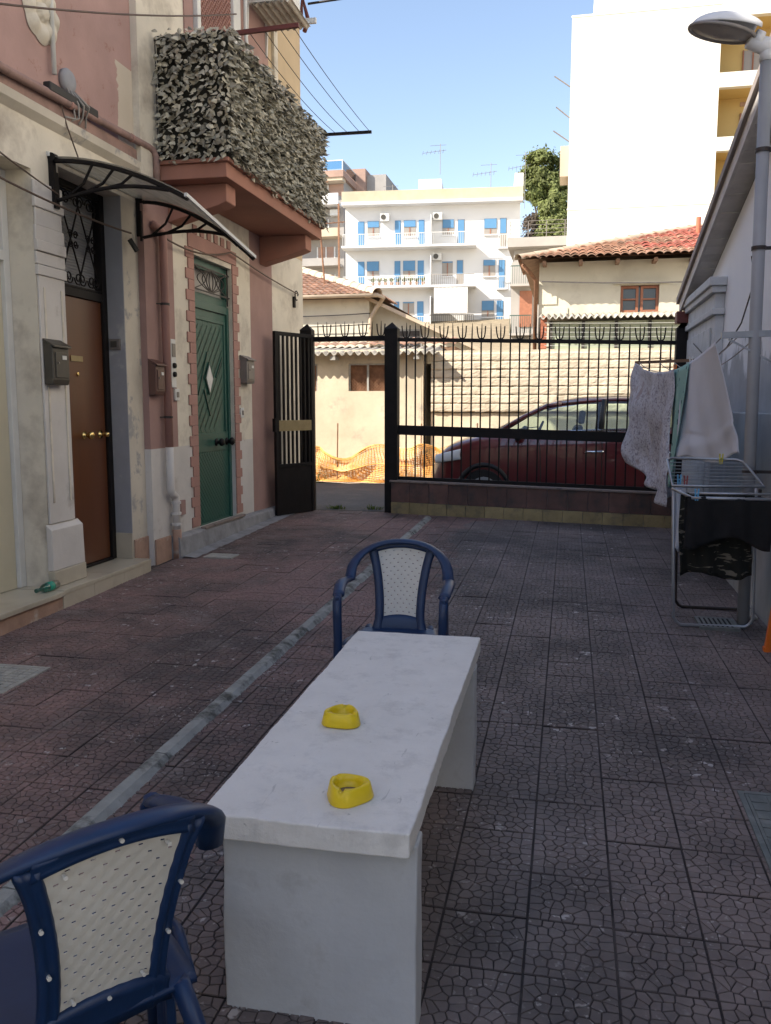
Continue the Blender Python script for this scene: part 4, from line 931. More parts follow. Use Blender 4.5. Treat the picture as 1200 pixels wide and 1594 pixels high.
# ================================================================ chairs
def make_chair(loc, rot, label):
    t = thing('plastic_armchair', label, 'chair', (0, 0, 0), 'blue plastic armchairs')
    P = {}
    # front is -y; back plane leans towards +y with height
    def backy(x, z): return .21+.12*(z-.42)/.40-.55*x*x
    m_ = MB()          # arm and top-rail arch in one sweep
    pts = []
    for i in range(41):
        s_ = i/40; a = (s_-.5)*2; sg = 1 if a > 0 else -1; a = abs(a)
        if a < .5:
            th = a/.5*R(84); x = .240*math.sin(th)**.92; z = .635+.165*math.cos(th)**.8; y = backy(0, .82)-.02-.16*(1-math.cos(th))
        else:
            k_ = (a-.5)/.5; x = .240+.012*math.sin(k_*math.pi); y = (backy(0, .82)-.02-.16*.9)+(-.12-(backy(0, .82)-.164))*k_; z = .635+.03*(1-k_)**2*0+.02*math.sin(k_*math.pi)-.012*k_
        pts.append((sg*x, y, z))
    rr = [.027 if abs(i-20) > 17 else .028 for i in range(41)]
    m_.tube(pts, rr, 12, 0, False, .50, (0, 0, 1)); 
    obj('arm_rail', m_, 'blue_plastic', t, smooth=True)
    for sg in (-1, 1):
        m_ = MB(); m_.grid(lambda u, v: (sg*(.237+.012*(1-v)+.022*math.cos(math.pi*u)*0)+sg*.012*math.sin(u*math.pi), -.165+.075*u-(.0)*v+.02*v*(1-u)*0, .0+.625*v), 6, 8); obj('front_leg', m_, 'blue_plastic', t, solid=.022, bevel=.006, smooth=False)
        m_ = MB(); m_.tube([(sg*.240, -.13, .628), (sg*.241, -.155, .60), (sg*.239, -.162, .53), (sg*.237, -.160, .41), (sg*.243, -.18, .2), (sg*.249, -.20, .001)], [.018, .021, .021, .020, .018, .017], 10, 0, False, .7); obj('leg_rib', m_, 'blue_plastic', t, smooth=True)
        m_ = MB(); m_.tube([(sg*.15, .19, .39), (sg*.175, .225, .28), (sg*.205, .26, .14), (sg*.23, .30, .001)], [.032, .03, .026, .022], 10, 0, False, .6); obj('rear_leg', m_, 'blue_plastic', t, smooth=True)
        m_ = MB(); m_.bar((sg*.20, -.13, .36), (sg*.235, -.14, .36), .05, .05); m_.tube([(sg*.232, -.14, .36), (sg*.232, .0, .365), (sg*.18, .17, .37)], .016, 8, 0, False, 1); obj('side_rail', m_, 'blue_plastic', t, smooth=True)
    # seat
    m_ = MB()
    def sf(u, v):
        x = (u-.5)*2; y = (v-.5)*2; e = 1-.06*abs(x)**4
        xx_ = x*(.222-.03*v)*(1-.05*y**4); yy_ = -.215+.42*v-.02*x*x*(1-v)
        z = .385-.014*(1-x*x)*(1-y*y)-.035*max(0, -y-.72)**1.2-.0*abs(x)
        return (xx_, yy_, z)
    m_.grid(sf, 16, 16); obj('seat', m_, 'blue_plastic', t, smooth=True, solid=.012)
    # back frame: border that surrounds the pale panel
    zb0, zb1 = .430, .752
    def hw(s_):
        s_ = max(0.0, min(1.0, s_)); return .090-.004*math.sin(math.pi*s_)+.040*s_**1.7     # half width of the panel
    def top(x): return zb1+.022*(1-(x/.13)**2)
    def bot(x): return zb0+.016*(1-(x/.10)**2)
    def panel(u, v, d_=0):
        s_ = v; x = (u*2-1)*hw(s_); z = bot(x)+(top(x)-bot(x))*v; return (x, backy(x, z)+d_, z)
    for sg in (-1, 1):
        pts = []; rr = []
        m_ = MB()
        def up(u, v, sg=sg):
            z = .36+.405*v; s_ = max(0, min(1, (z-zb0)/(zb1-zb0))); i_ = hw(s_)-.004
            o_ = i_+.032+.014*max(0, (z-.68)/.1)**2+.02*max(0, (.43-z)/.07)
            x = sg*(i_+(o_-i_)*u); return (x, backy(x, z)-.008*math.sin(math.pi*u), z)
        m_.grid(up, 5, 24); obj('back_upright', m_, 'blue_plastic', t, smooth=True, solid=.020)
    m_ = MB()
    def tp(u, v):
        x = (u*2-1)*(hw(1)+.012); a = top(x)-.004; b = min(.798, .800-.9*x*x)+.0; z = a+(max(b, a+.012)-a)*v; return (x, backy(x, z)-.004*math.sin(math.pi*v), z)
    m_.grid(tp, 20, 4); obj('back_top', m_, 'blue_plastic', t, smooth=True, solid=.018)
    m_ = MB()
    def bt(u, v):
        x = (u*2-1)*(hw(0)+.035); b = bot(x)+.004; z = .365+(b-.365)*v; return (x, backy(x, z)-.004*math.sin(math.pi*v), z)
    m_.grid(bt, 14, 4); obj('back_bottom', m_, 'blue_plastic', t, smooth=True, solid=.018)
    # woven panel with real holes
    NU, NV, S = 12, 17, 5
    def wv(u, v):
        a, b = u*NU, v*NV; fx, fy = a % 1, b % 1; sgn = 1 if (int(a)+int(b)) % 2 else -1
        d_ = .0007*sgn*math.sin(math.pi*fx)*math.sin(math.pi*fy); p = panel(u, v, -.004+d_); return p
    def hole(i, j):
        ci, cj = (i+S//2) // S, (j+S//2) // S
        if not (0 < ci < NU and 0 < cj < NV): return False
        return (i+S//2) % S in (2, ) and (j+S//2) % S in (2,) if False else ((i % S == 0 or i % S == S-1) and (j % S == 0) and (ci+cj) % 1 == 0 and (ci+cj) % 2 == 0)
    m_ = MB(); m_.grid(wv, NU*S, NV*S, 0, hole); obj('woven_panel', m_, 'white_plastic', t, smooth=False, solid=.0012)
    for k_ in range(10):     # moulded pins round the panel
        a = 2*math.pi*(k_+.5)/10; v_ = .5+.54*math.sin(a); v_ = max(-.02, min(1.03, v_)); u_ = .5+.62*math.cos(a)*1.0
        x, y, z = panel(max(-.09, min(1.09, u_)), v_); q = MB(); q.lathe([(.004, 0), (.004, .0135)], (x, y, z), 'y', 8); obj('pin', q, 'white_plastic', t)
    t.location = loc; t.rotation_euler = (R(1.1), 0, rot)
    return t
make_chair((-.775, 3.835, gz(-.78, 3.83)), R(4), 'blue plastic armchair with white woven back at the far end of the table')
make_chair((-.965, 1.45, gz(-.9, 1.4)), R(180+50), 'blue plastic armchair seen from behind, its cream back panel full of holes')

# ================================================================ right-hand outbuilding
XW, XP, XE = 1.40, 1.33, 1.225
ob = thing('outbuilding', 'low white outbuilding with damp-stained wall and wooden eaves on the right', 'building', (2.5, 7.5, 0))
def rz(y): return 2.717+.244*(10.36-y)
m_ = MB(); m_.prism([(XW, -2.0, -.2), (XW, 10.66, -.2), (XW, 10.66, rz(10.66)-.06), (XW, 4.2, rz(4.2)-.06), (XW, -2.0, rz(10.4)-.06)], (.3, 0, 0)); obj('wall', m_, 'damp_wall', ob)
m_ = MB(); m_.box(XP, XW-.001, -2, 8.64, -.1, 1.50); obj('plinth', m_, 'damp_plinth', ob, bevel=.01)
m_ = MB(); m_.box(XW+.3, 6, -2, 10.6, -.2, 2.5); obj('building_core', m_, 'wall_white_cold', ob)
m_ = MB(); m_.box(XP-.01, XW-.0005, 8.66, 10.64, -.1, 2.40); m_.box(XP-.045, XW-.0005, 8.62, 10.66, 2.401, 2.46)
m_.box(XP-.02, XW-.0005, 8.66, 10.64, 2.461, 2.60); m_.box(XP-.06, XW-.0005, 8.60, 10.67, 2.601, 2.66); m_.box(XP-.085, XW-.0005, 8.57, 10.68, 2.661, 2.74); m_.box(XP-.03, XP-.0105, 8.85, 10.45, .3, 2.3)
obj('pilaster', m_, 'pilaster_white', ob, bevel=.008)
m_ = MB(); m_.prism([(XE, 10.68, rz(10.68)-.02), (XE, 4.2, rz(4.2)-.02), (XE, 4.2, rz(4.2)+.10), (XE, 10.68, rz(10.68)+.10)], (.025, 0, 0)); obj('fascia_board', m_, 'soffit_plank', ob)
m_ = MB(); m_.prism([(XE-.03, 10.72, rz(10.72)+.101), (XE-.03, 4.2, rz(4.2)+.101), (XE-.03, 4.2, rz(4.2)+.17), (XE-.03, 10.72, rz(10.72)+.17)], (4.6, 0, 0)); obj('roof_sheet', m_, 'fascia_wood', ob)
m_ = MB(); m_.prism([(XE-.03, 4.199, rz(4.2)+.101), (XE-.03, -2.2, rz(10.4)+.10), (XE-.03, -2.2, rz(10.4)+.17), (XE-.03, 4.199, rz(4.2)+.17)], (4.6, 0, 0)); obj('roof_sheet', m_, 'fascia_wood', ob)
yy = 10.64
while yy > 4.4:
    w_ = random.uniform(.15, .19); a, b = yy, yy-w_+.006; dz = random.uniform(0, .008)
    m_ = MB(); m_.prism([(XE+.026, a, rz(a)-.0+dz), (XE+.026, b, rz(b)-.0+dz), (XE+.026, b, rz(b)+.02+dz), (XE+.026, a, rz(a)+.02+dz)], (XW+.02-XE-.026, 0, 0)); obj('soffit_plank', m_, 'soffit_plank', ob); yy -= w_
m_ = MB(); m_.box(XE-.04, XW, 10.50, 10.70, rz(10.6)-.16, rz(10.6)-.03); obj('eaves_end', m_, 'maroon_paint', ob)
# street lamp
lp = thing('street_lamp', 'grey pole street lamp with an oval sunlit head at the top right', 'street lamp', (1.16, 6.0, gz(1.16, 6.0)))
m_ = MB(); m_.tube([(1.182, 6.0, .05), (1.148, 6.0, 3.74)], .039, 18); obj('pole', m_, 'grey_pvc', lp, smooth=True)
for zz in (1.12, 2.55, 3.15): m_ = MB(); m_.lathe([(.046, zz-.012), (.046, zz+.012)], (1.182-.034*zz/3.74, 6.0, 0), 'z', 16); m_.box(1.20, 1.32, 5.99, 6.01, zz-.01, zz+.01); obj('clamp', m_, 'dark_iron', lp)
m_ = MB(); m_.lathe([(.046, 3.68), (.046, 3.735), (.03, 3.78)], (1.149, 6.0, 0), 'z', 14); m_.tube([(1.32, 6.06, 3.75), (1.149, 6.0, 3.765), (1.03, 5.97, 3.80)], [.05, .055, .045], 12); obj('arm', m_, 'lamp_shell', lp, smooth=True)
# head: long half shell over an oval rim with a lens
cx, cy, cz0 = .875, 5.94, 3.835
ax = Vector((-.97, -.16, .19)).normalized(); ay = Vector((.16, -.98, 0)).normalized(); az = ax.cross(ay); az = az if az.z > 0 else -az
def hp(a, b, c): return Vector((cx, cy, cz0))+ax*a+ay*b+az*c
def shell(u, v):
    th = math.pi*u; a = -.20+.40*v; wd = .125*math.sqrt(max(0, 1-((v-.45)/.56)**2)) if True else 0; wd = max(wd, .012 if v > .5 else .055)
    return hp(a, wd*math.cos(th), .02+wd*.72*math.sin(th)+.03*(1-v))
m_ = MB(); m_.grid(shell, 20, 24); obj('shell', m_, 'lamp_shell', lp, smooth=True, solid=.006)
rim = [hp(.01+.20*math.cos(R(a)), .118*math.sin(R(a)), .012) for a in range(0, 360, 12)]
m_ = MB(); m_.tube(rim, .013, 8, 0, True); obj('rim', m_, 'steel_box', lp, smooth=True)
m_ = MB(); m_.add([tuple(p) for p in rim]+[tuple(hp(.01, 0, -.02))], [(i, (i+1) % 30, 30) for i in range(30)]); obj('lens', m_, 'window_pale', lp, smooth=True)
m_ = MB(); m_.tube([hp(-.19, 0, .02), hp(-.24, 0, .01)], [.05, .048], 12); obj('neck', m_, 'lamp_shell', lp, smooth=True)
cable('thin grey cable hanging from the lamp pole to the pilaster', [(1.12, 6.0, 2.50), (1.22, 6.4, 2.40), (1.31, 7.3, 2.20), (1.31, 7.9, 2.05), (1.31, 8.5, 1.99), (1.28, 8.9, 2.03), (1.26, 9.6, 2.2)], .006, 'cable_black')

# ================================================================ laundry
ln = thing('wall_clothesline', 'clothesline stretched between two wall brackets on the right wall', 'clothesline', (1.3, 7.5, 1.95))
m_ = MB(); m_.bar((.955, 5.98, 2.005), (1.329, 5.98, 2.015), .03, .04); m_.bar((1.0, 5.98, 1.98), (1.329, 5.98, 1.8), .012, .012); obj('near_bracket', m_, 'galvanised', ln)
m_ = MB(); m_.bar((.66, 9.4, 2.0), (1.32, 9.4, 2.02), .03, .03); obj('far_bracket', m_, 'beam_wood', ln)
LX = [(.965, .70), (1.06, .90), (1.17, 1.05)]
for a, b in LX: m_ = MB(); m_.tube(sag((a, 5.98, 2.0), (b, 9.4, 2.0), .16), .004, 5); obj('line', m_, 'cable_grey', ln)
def lineP(i, y):
    a, b = LX[i]; t_ = (y-5.98)/(9.4-5.98); return Vector((a+(b-a)*t_, y, 2.0-.16*4*t_*(1-t_)))
def cloth(name, label, fn, mat, nu=36, nv=36): 
    m_ = MB(); m_.grid(fn, nu, nv); return single(name, label, 'laundry', m_, mat, 'laundry hung out to dry', smooth=True, solid=.003)
def paisley(u, v):
    y = 9.38-2.05*u; p = lineP(0, y); top_ = p.z-.0; drop = .86+.28*u**.7+.02*math.sin(u*5)
    fold = .05*math.sin(u*17+v*2.2)+.045*math.sin(u*7-v*3)+.05*noise.noise((u*6, v*4, 2))
    x = p.x-.04+.10*v*(1-u)*0+fold*(.25+v)+.09*math.sin(math.pi*v)*(u-.6)
    return (x, y+.10*v*(.5-u)+.03*math.sin(v*9+u*4), top_-drop*v)
cloth('bed_sheet', 'patterned grey and mauve bed sheet hanging nearest the fence', paisley, 'cloth_paisley', 44, 44)
def paisley2(u, v):
    y = 8.3-.75*u; p = lineP(1, y); fold = .04*math.sin(u*19+v*1.5)
    return (p.x+.0+fold*(.3+v), y+.03*math.sin(v*7), p.z-(1.18+.1*math.sin(u*6))*v)
def mint(u, v):
    y = 7.42-.55*u; p = lineP(0, y); return (p.x-.02-.09*v*u+.02*math.sin(u*9+v*2)*v, y, p.z+.0-.95*v)
cloth('hand_towel', 'mint green dotted towel hanging between the patterned and white sheets', mint, 'cloth_mint', 16, 24)
def white(u, v):
    y = 7.12-.98*u; p = lineP(0, y)
    bot_ = Vector((.80+.35*u, 6.95-.85*u, 1.13+.075*u+.03*math.sin(u*8))); top_ = Vector((p.x-.01, y, p.z+.004))
    q = top_.lerp(bot_, v); f_ = .018*math.sin(u*9+2.5*v)*v+.008*math.sin(u*21-3*v)*v
    q += Vector((f_, f_*.3, -.03*math.sin(v*math.pi)*math.sin(u*math.pi)))
    if v > .72: q += Vector((.006*math.sin((v-.72)*22+u*5), 0, 0))
    return tuple(q)
cloth('white_sheet', 'plain white sheet hanging from the near wall bracket', white, 'sheet_white', 40, 40)
def peg(p, mat, label, ang=0):
    m_ = MB(); c, s_ = math.cos(ang), math.sin(ang); x, y, z = p
    for e_ in (-1, 1): m_.hexa([(x+e_*.006-.004, y-.006, z-.035), (x+e_*.006+.004, y-.006, z-.035), (x+e_*.006+.004, y+.006, z-.035), (x+e_*.006-.004, y+.006, z-.035), (x+e_*.010-.004, y-.006, z+.035), (x+e_*.010+.004, y-.006, z+.035), (x+e_*.010+.004, y+.006, z+.035), (x+e_*.010-.004, y+.006, z+.035)])
    m_.box(x-.012, x+.012, y-.004, y+.004, z+.002, z+.008); return single('clothes_peg', label, 'clothes peg', m_, mat, 'clothes pegs')
peg(tuple(lineP(0, 6.9)+Vector((0, 0, .012))), 'peg_white', 'white clothes peg on the top left of the white sheet')
peg(tuple(lineP(0, 7.5)+Vector((0, 0, .012))), 'orange_plastic', 'orange clothes peg above the mint towel')
# drying rack
rk = thing('drying_rack', 'grey folding drying rack standing against the right wall', 'drying rack', (.98, 6.1, gz(.98, 6.1)))
def U(a, b, c, d_, r=.011, name='leg_frame', mat='galvanised'):
    a, b, c, d_ = map(Vector, (a, b, c, d_)); q = .06
    pts = [a, b.lerp(a, q), b+(a-b).normalized()*.02+(c-b).normalized()*.02, b.lerp(c, q*1.6), c.lerp(b, q*1.6), c+(b-c).normalized()*.02+(d_-c).normalized()*.02, c.lerp(d_, q), d_]
    m_ = MB(); m_.tube(pts, r, 10); return obj(name, m_, mat, rk, smooth=True)
gA, gB = gz(.7, 5.84)+.014, gz(1.2, 6.38)+.014
U((.665, 5.70, 1.045), (.715, 5.835, gA), (1.215, 5.86, gA), (1.165, 5.73, 1.045)); U((.70, 5.78, 1.02), (.790, 6.38, gB), (1.26, 6.38, gB), (1.20, 5.78, 1.02), .011, 'leg_frame', 'dark_iron')
tp_ = [(.655, 5.68, 1.045), (.655, 6.02, 1.19), (.69, 6.06, 1.20), (1.10, 6.06, 1.195), (1.14, 6.0, 1.18), (1.20, 5.68, 1.05)]
m_ = MB(); m_.tube(tp_, .010, 8, 0, True); obj('top_frame', m_, 'galvanised', rk, smooth=True)
for i in range(7):
    t_ = (i+.6)/7.4; y_ = 5.70+.34*t_; z_ = 1.05+.14*t_; m_ = MB(); m_.tube([(.657, y_, z_), (1.19-.05*t_, y_, z_)], .0022, 6); obj('wire', m_, 'galvanised', rk)
m_ = MB(); m_.tube([(.655, 5.66, 1.03), (.74, 5.40, 1.0), (1.30, 5.40, 1.0)], .010, 8); m_.tube([(.74, 5.52, 1.015), (1.32, 5.52, 1.02)], .008, 8); obj('side_wing', m_, 'galvanised', rk, smooth=True)
def drape(x0, x1, y0, zt, L1, L2, seed, ragged=.04):
    def f(u, v):
        x = x0+(x1-x0)*u; w1 = L1+ragged*math.sin(u*7+seed); tot = w1+L2; s_ = v*tot-L2
        f_ = .016*math.sin(u*14+seed+v*3)+.010*math.sin(u*31-v*5+seed)+.012*noise.noise((u*5, v*4, seed))
        if s_ < 0: return (x, y0+.03+f_*(.5-s_), zt+s_)
        return (x+.01*math.sin(s_*9+seed), y0-.012+f_*(.3+s_*2), zt-s_+.0)
    return f
m_ = MB(); m_.grid(drape(.705, 1.20, 5.41, 1.012, .285, .22, 1), 30, 24); single('black_garment', 'black garment draped over the near bar of the drying rack', 'laundry', m_, 'cloth_black', 'laundry hung out to dry', smooth=True, solid=.004)
m_ = MB(); m_.grid(drape(.695, 1.12, 5.55, 1.02, .52, .25, 3, .02), 30, 24); single('camouflage_shorts', 'dark camouflage garment hanging below the black one on the rack', 'laundry', m_, 'cloth_camo', 'laundry hung out to dry', smooth=True, solid=.004)
m_ = MB(); m_.grid(drape(.68, .76, 5.75, 1.05, .42, .2, 5, .02), 12, 20); single('pale_cloth', 'pale cloth hanging at the left end of the drying rack', 'laundry', m_, 'sheet_white', 'laundry hung out to dry', smooth=True, solid=.003)
for x_, y_, z_, mm, lb in ((.765, 5.40, 1.02, 'peg_blue', 'blue clothes peg on the black garment'), (1.20, 5.40, 1.02, 'peg_white', 'white clothes peg at the right end of the black garment'), (.74, 5.72, 1.075, 'peg_red', 'dark red clothes peg on the rack wires'), (.70, 5.72, 1.08, 'peg_blue', 'slate blue clothes peg on the left of the rack wires'), (1.0, 6.04, 1.20, 'peg_yellow', 'olive yellow clothes peg on the back rail of the rack')): peg((x_, y_, z_), mm, lb)
# orange stool at the right edge
so = thing('orange_stool', 'orange plastic stool at the right edge by the damp wall', 'stool', (1.36, 5.2, gz(1.3, 5.2)))
z0 = gz(1.25, 5.3)
m_ = MB(); m_.box(1.21, 1.325, 5.02, 5.34, z0+.40, z0+.43); obj('seat', m_, 'orange_plastic', so, bevel=.008)
for (xa, ya), (xb, yb) in (((1.23, 5.31), (1.20, 5.36)), ((1.31, 5.31), (1.312, 5.36)), ((1.23, 5.05), (1.20, 5.0)), ((1.31, 5.05), (1.312, 5.0))):
    m_ = MB(); m_.bar((xa, ya, z0+.40), (xb, yb, z0+.001), .035, .04, (0, 1, 0)); m_.box(xb-.022, xb+.018, yb-.024, yb+.024, z0+.0, z0+.03); obj('leg', m_, 'orange_plastic', so, bevel=.004)

# ================================================================ covers and small things on the floor
def cover(name, label, x0, x1, y0, y1, mat, slots, grid_=0, lift=.006):
    t = thing(name, label, 'drain cover', ((x0+x1)/2, (y0+y1)/2, gz((x0+x1)/2, (y0+y1)/2)))
    def sl_(xa, xb, ya, yb, za, zb):
        m_ = MB(); q = []
        for z in (za, zb):
            for x_, y_ in ((xa, ya), (xb, ya), (xb, yb), (xa, yb)): q.append((x_, y_, gz(x_, y_)+z))
        return m_.hexa(q)
    fw_ = .02
    m_ = MB()
    for a in ((x0, x0+fw_, y0, y1), (x1-fw_, x1, y0, y1), (x0+fw_+.0005, x1-fw_-.0005, y0, y0+fw_), (x0+fw_+.0005, x1-fw_-.0005, y1-fw_, y1)):
        s2 = sl_(*a, -.02, lift); m_.add(s2.v, s2.f)
    obj('frame', m_, mat, t)
    p = obj('plate', sl_(x0+fw_+.003, x1-fw_-.003, y0+fw_+.003, y1-fw_-.003, -.02, lift-.001), mat, t)
    for (xa, xb, ya, yb) in slots: obj('slot', sl_(xa, xb, ya, yb, lift-.0008, lift+.0008), 'dark_gap', p)
    if grid_:
        for i in range(grid_):
            for j in range(grid_):
                w_, h_ = (x1-x0-.06)/grid_, (y1-y0-.06)/grid_; xa, ya = x0+.03+i*w_, y0+.03+j*h_; obj('pad', sl_(xa+.004, xb_ if False else xa+w_-.004, ya+.004, ya+h_-.004, lift-.0008, lift+.003), mat, p)
cover('manhole_cover', 'square grey-green iron cover with slots at the right edge of the floor', .675, 1.25, 2.79, 3.37, 'iron_cover', [(.80, .90, 3.08, 3.10), (.80, .90, 3.13, 3.15), (.80, .90, 3.03, 3.05)], 8)
cover('drain_cover', 'pale gridded cover at the left edge of the floor', -3.40, -2.825, 3.76, 4.18, 'pale_cover', [(-2.95, -2.90, 3.85, 3.88)], 9)
cover('drain_grate', 'grey slotted floor grate under the drying rack', .88, 1.13, 5.79, 6.08, 'iron_cover', [(.90+.03*i, .912+.03*i, 5.82, 6.04) for i in range(7)], 0, .02)
m_ = MB(); m_.box(-3.30, -3.02, 7.32, 7.52, gz(-3.1, 7.4)-.01, gz(-3.1, 7.4)+.014); single('small_cover', 'small pale square cover near the foot of the downpipe', 'cover', m_, 'pale_cover', bevel=.004)
m_ = MB(); m_.prism([(1.19, 6.2, gz(1.2, 6.2)+.004), (1.30, 6.12, gz(1.3, 6.1)+.004), (1.31, 6.38, gz(1.3, 6.3)+.004), (1.24, 6.40, gz(1.2, 6.4)+.004)], (0, 0, .02)); single('stone_chip', 'broken pale tile leaning at the pole foot', 'tile shard', m_, 'pale_cover', bevel=.002)
# ================================================================ parked car behind the fence
car = thing('parked_car', 'dark red hatchback parked in the street behind the fence', 'car', (.15, 12.5, .105))
CY, GZ = 12.52, .105
ST = [(-1.86, .50, .34, .60, .62), (-1.80, .62, .30, .70, .72), (-1.68, .72, .28, .82, .86), (-1.45, .78, .27, .87, .95), (-1.15, .815, .27, .91, 1.02), (-.90, .825, .27, .94, 1.07), (-.55, .83, .27, .96, 1.075), (0, .835, .27, .99, 1.09), (.6, .835, .27, 1.02, 1.11), (1.2, .83, .27, 1.04, 1.13), (1.7, .80, .28, 1.05, 1.14), (2.0, .72, .32, 1.04, 1.12), (2.12, .58, .38, .98, 1.04)]
def sect(i, hood):
    x, hw_, zs_, zsh, zb = ST[i]; pts = []
    prof = [(hw_*.93, zs_), (hw_*.985, zs_+.10), (hw_, (zs_+zsh)/2), (hw_*.995, zsh-.03), (hw_*.975, zsh+.02), (hw_*.935, zb)]
    top_ = [(hw_*.80, zb+.02), (hw_*.5, zb+.045), (0, zb+.055)] if hood else [(hw_*.90, zb+.002), (hw_*.88, zb-.03), (hw_*.87, zb-.05)]
    h_ = prof+top_
    return [(x, CY-a, GZ+b-.0) for a, b in h_]+[(x, CY+a, GZ+b) for a, b in reversed(h_[:-1] if hood else h_)]
def loft(ids, hood):
    m_ = MB(); rings = [sect(i, hood) for i in ids]; n_ = len(rings[0])
    vs = [p for r_ in rings for p in r_]
    fs = [(i*n_+j, i*n_+j+1, (i+1)*n_+j+1, (i+1)*n_+j) for i in range(len(ids)-1) for j in range(n_-1)]
    m_.add(vs, fs); return m_, n_
m_, n_ = loft(range(0, 6), True); m_.add([(p[0], p[1], p[2]) for p in sect(0, True)], [tuple(range(n_))]); body = obj('body', m_, 'car_red', car, smooth=True, sub=1)
m_, n_ = loft(range(5, 13), False); m_.add(sect(12, False), [tuple(range(n_))]); obj('body_side', m_, 'car_red', car, smooth=True, sub=1)
m_ = MB(); m_.box(-1.7, 2.0, CY-.74, CY+.74, GZ+.25, GZ+.42); obj('floor_pan', m_, 'car_trim', car)
m_ = MB(); m_.box(-.92, -.55, CY-.70, CY+.70, GZ+.90, GZ+1.06); obj('dashboard', m_, 'car_trim', car, bevel=.03)
# roof and pillars
RF = [(-.30, .50, 1.475), (-.15, .545, 1.52), (.15, .575, 1.565), (.6, .585, 1.585), (1.1, .575, 1.575), (1.55, .55, 1.53), (1.78, .53, 1.475)]
def roof(u, v):
    s_ = v*(len(RF)-1); i = min(len(RF)-2, int(s_)); f_ = s_-i; a, b = RF[i], RF[i+1]
    x, w_, z = [a[k_]+(b[k_]-a[k_])*f_ for k_ in range(3)]; c = (u*2-1)
    return (x, CY+c*w_*1.02, GZ+z-.055*c*c-.03*max(0, abs(c)-.8)/.2)
m_ = MB(); m_.grid(roof, 12, 18); obj('roof', m_, 'car_red', car, smooth=True, solid=.03)
def pill(pts, r, mat='car_red'):
    for sg in (-1, 1):
        m_ = MB(); m_.tube([(x, CY+sg*w_, GZ+z) for x, w_, z in pts], r, 8, 0, False, .8); obj('pillar', m_, mat, car, smooth=True)
pill([(-.98, .76, 1.07), (-.62, .665, 1.29), (-.30, .565, 1.445), (-.10, .56, 1.475)], .033)
pill([(-.10, .56, 1.478), (.6, .595, 1.53), (1.2, .585, 1.52), (1.72, .55, 1.43)], .028)
pill([(.42, .775, 1.08), (.44, .69, 1.32), (.46, .605, 1.52)], .045, 'car_trim'); pill([(1.20, .77, 1.11), (1.24, .69, 1.32), (1.26, .60, 1.51)], .022, 'car_trim')
pill([(1.98, .68, 1.10), (1.88, .64, 1.30), (1.74, .56, 1.45)], .07)
def pane(q, name='side_window'):
    m_ = MB(); m_.add(q, [tuple(range(len(q)))]); obj(name, m_, 'car_glass', car)
for sg in (-1, 1):
    B_ = lambda x, w_, z: (x, CY+sg*w_, GZ+z)
    pane([B_(-.90, .745, 1.08), B_(.40, .775, 1.10), B_(.42, .605, 1.505), B_(-.12, .565, 1.46), B_(-.40, .60, 1.385)])
    pane([B_(.46, .775, 1.10), B_(1.20, .77, 1.12), B_(1.25, .60, 1.50), B_(.48, .605, 1.51)])
    pane([B_(1.23, .77, 1.12), B_(1.92, .69, 1.12), B_(1.72, .56, 1.44), B_(1.28, .60, 1.50)])
pane([(-1.02, CY-.74, GZ+1.08), (-1.06, CY, GZ+1.10), (-1.02, CY+.74, GZ+1.08), (-.30, CY+.54, GZ+1.46), (-.33, CY, GZ+1.49), (-.30, CY-.54, GZ+1.46)], 'windscreen')
pane([(2.06, CY-.60, GZ+1.10), (2.06, CY+.60, GZ+1.10), (1.78, CY+.5, GZ+1.45), (1.78, CY-.5, GZ+1.45)], 'rear_window')
m_ = MB(); m_.tube([(-.72, CY-.80, GZ+1.092), (-.2, CY-.812, GZ+1.105), (.4, CY-.815, GZ+1.125), (1.2, CY-.81, GZ+1.145)], .012, 6); obj('window_trim', m_, 'car_chrome', car)
for sx_ in (.34, 1.25):
    m_ = MB(); m_.tube([(sx_-.13, CY-.855, GZ+.83), (sx_-.10, CY-.885, GZ+.84), (sx_+.10, CY-.885, GZ+.845), (sx_+.13, CY-.855, GZ+.85)], .016, 8); obj('door_handle', m_, 'car_chrome', car, smooth=True)
    m_ = MB(); m_.lathe([(.07, -.012), (.06, .0)], (0, 0, 0), 'y', 14); 
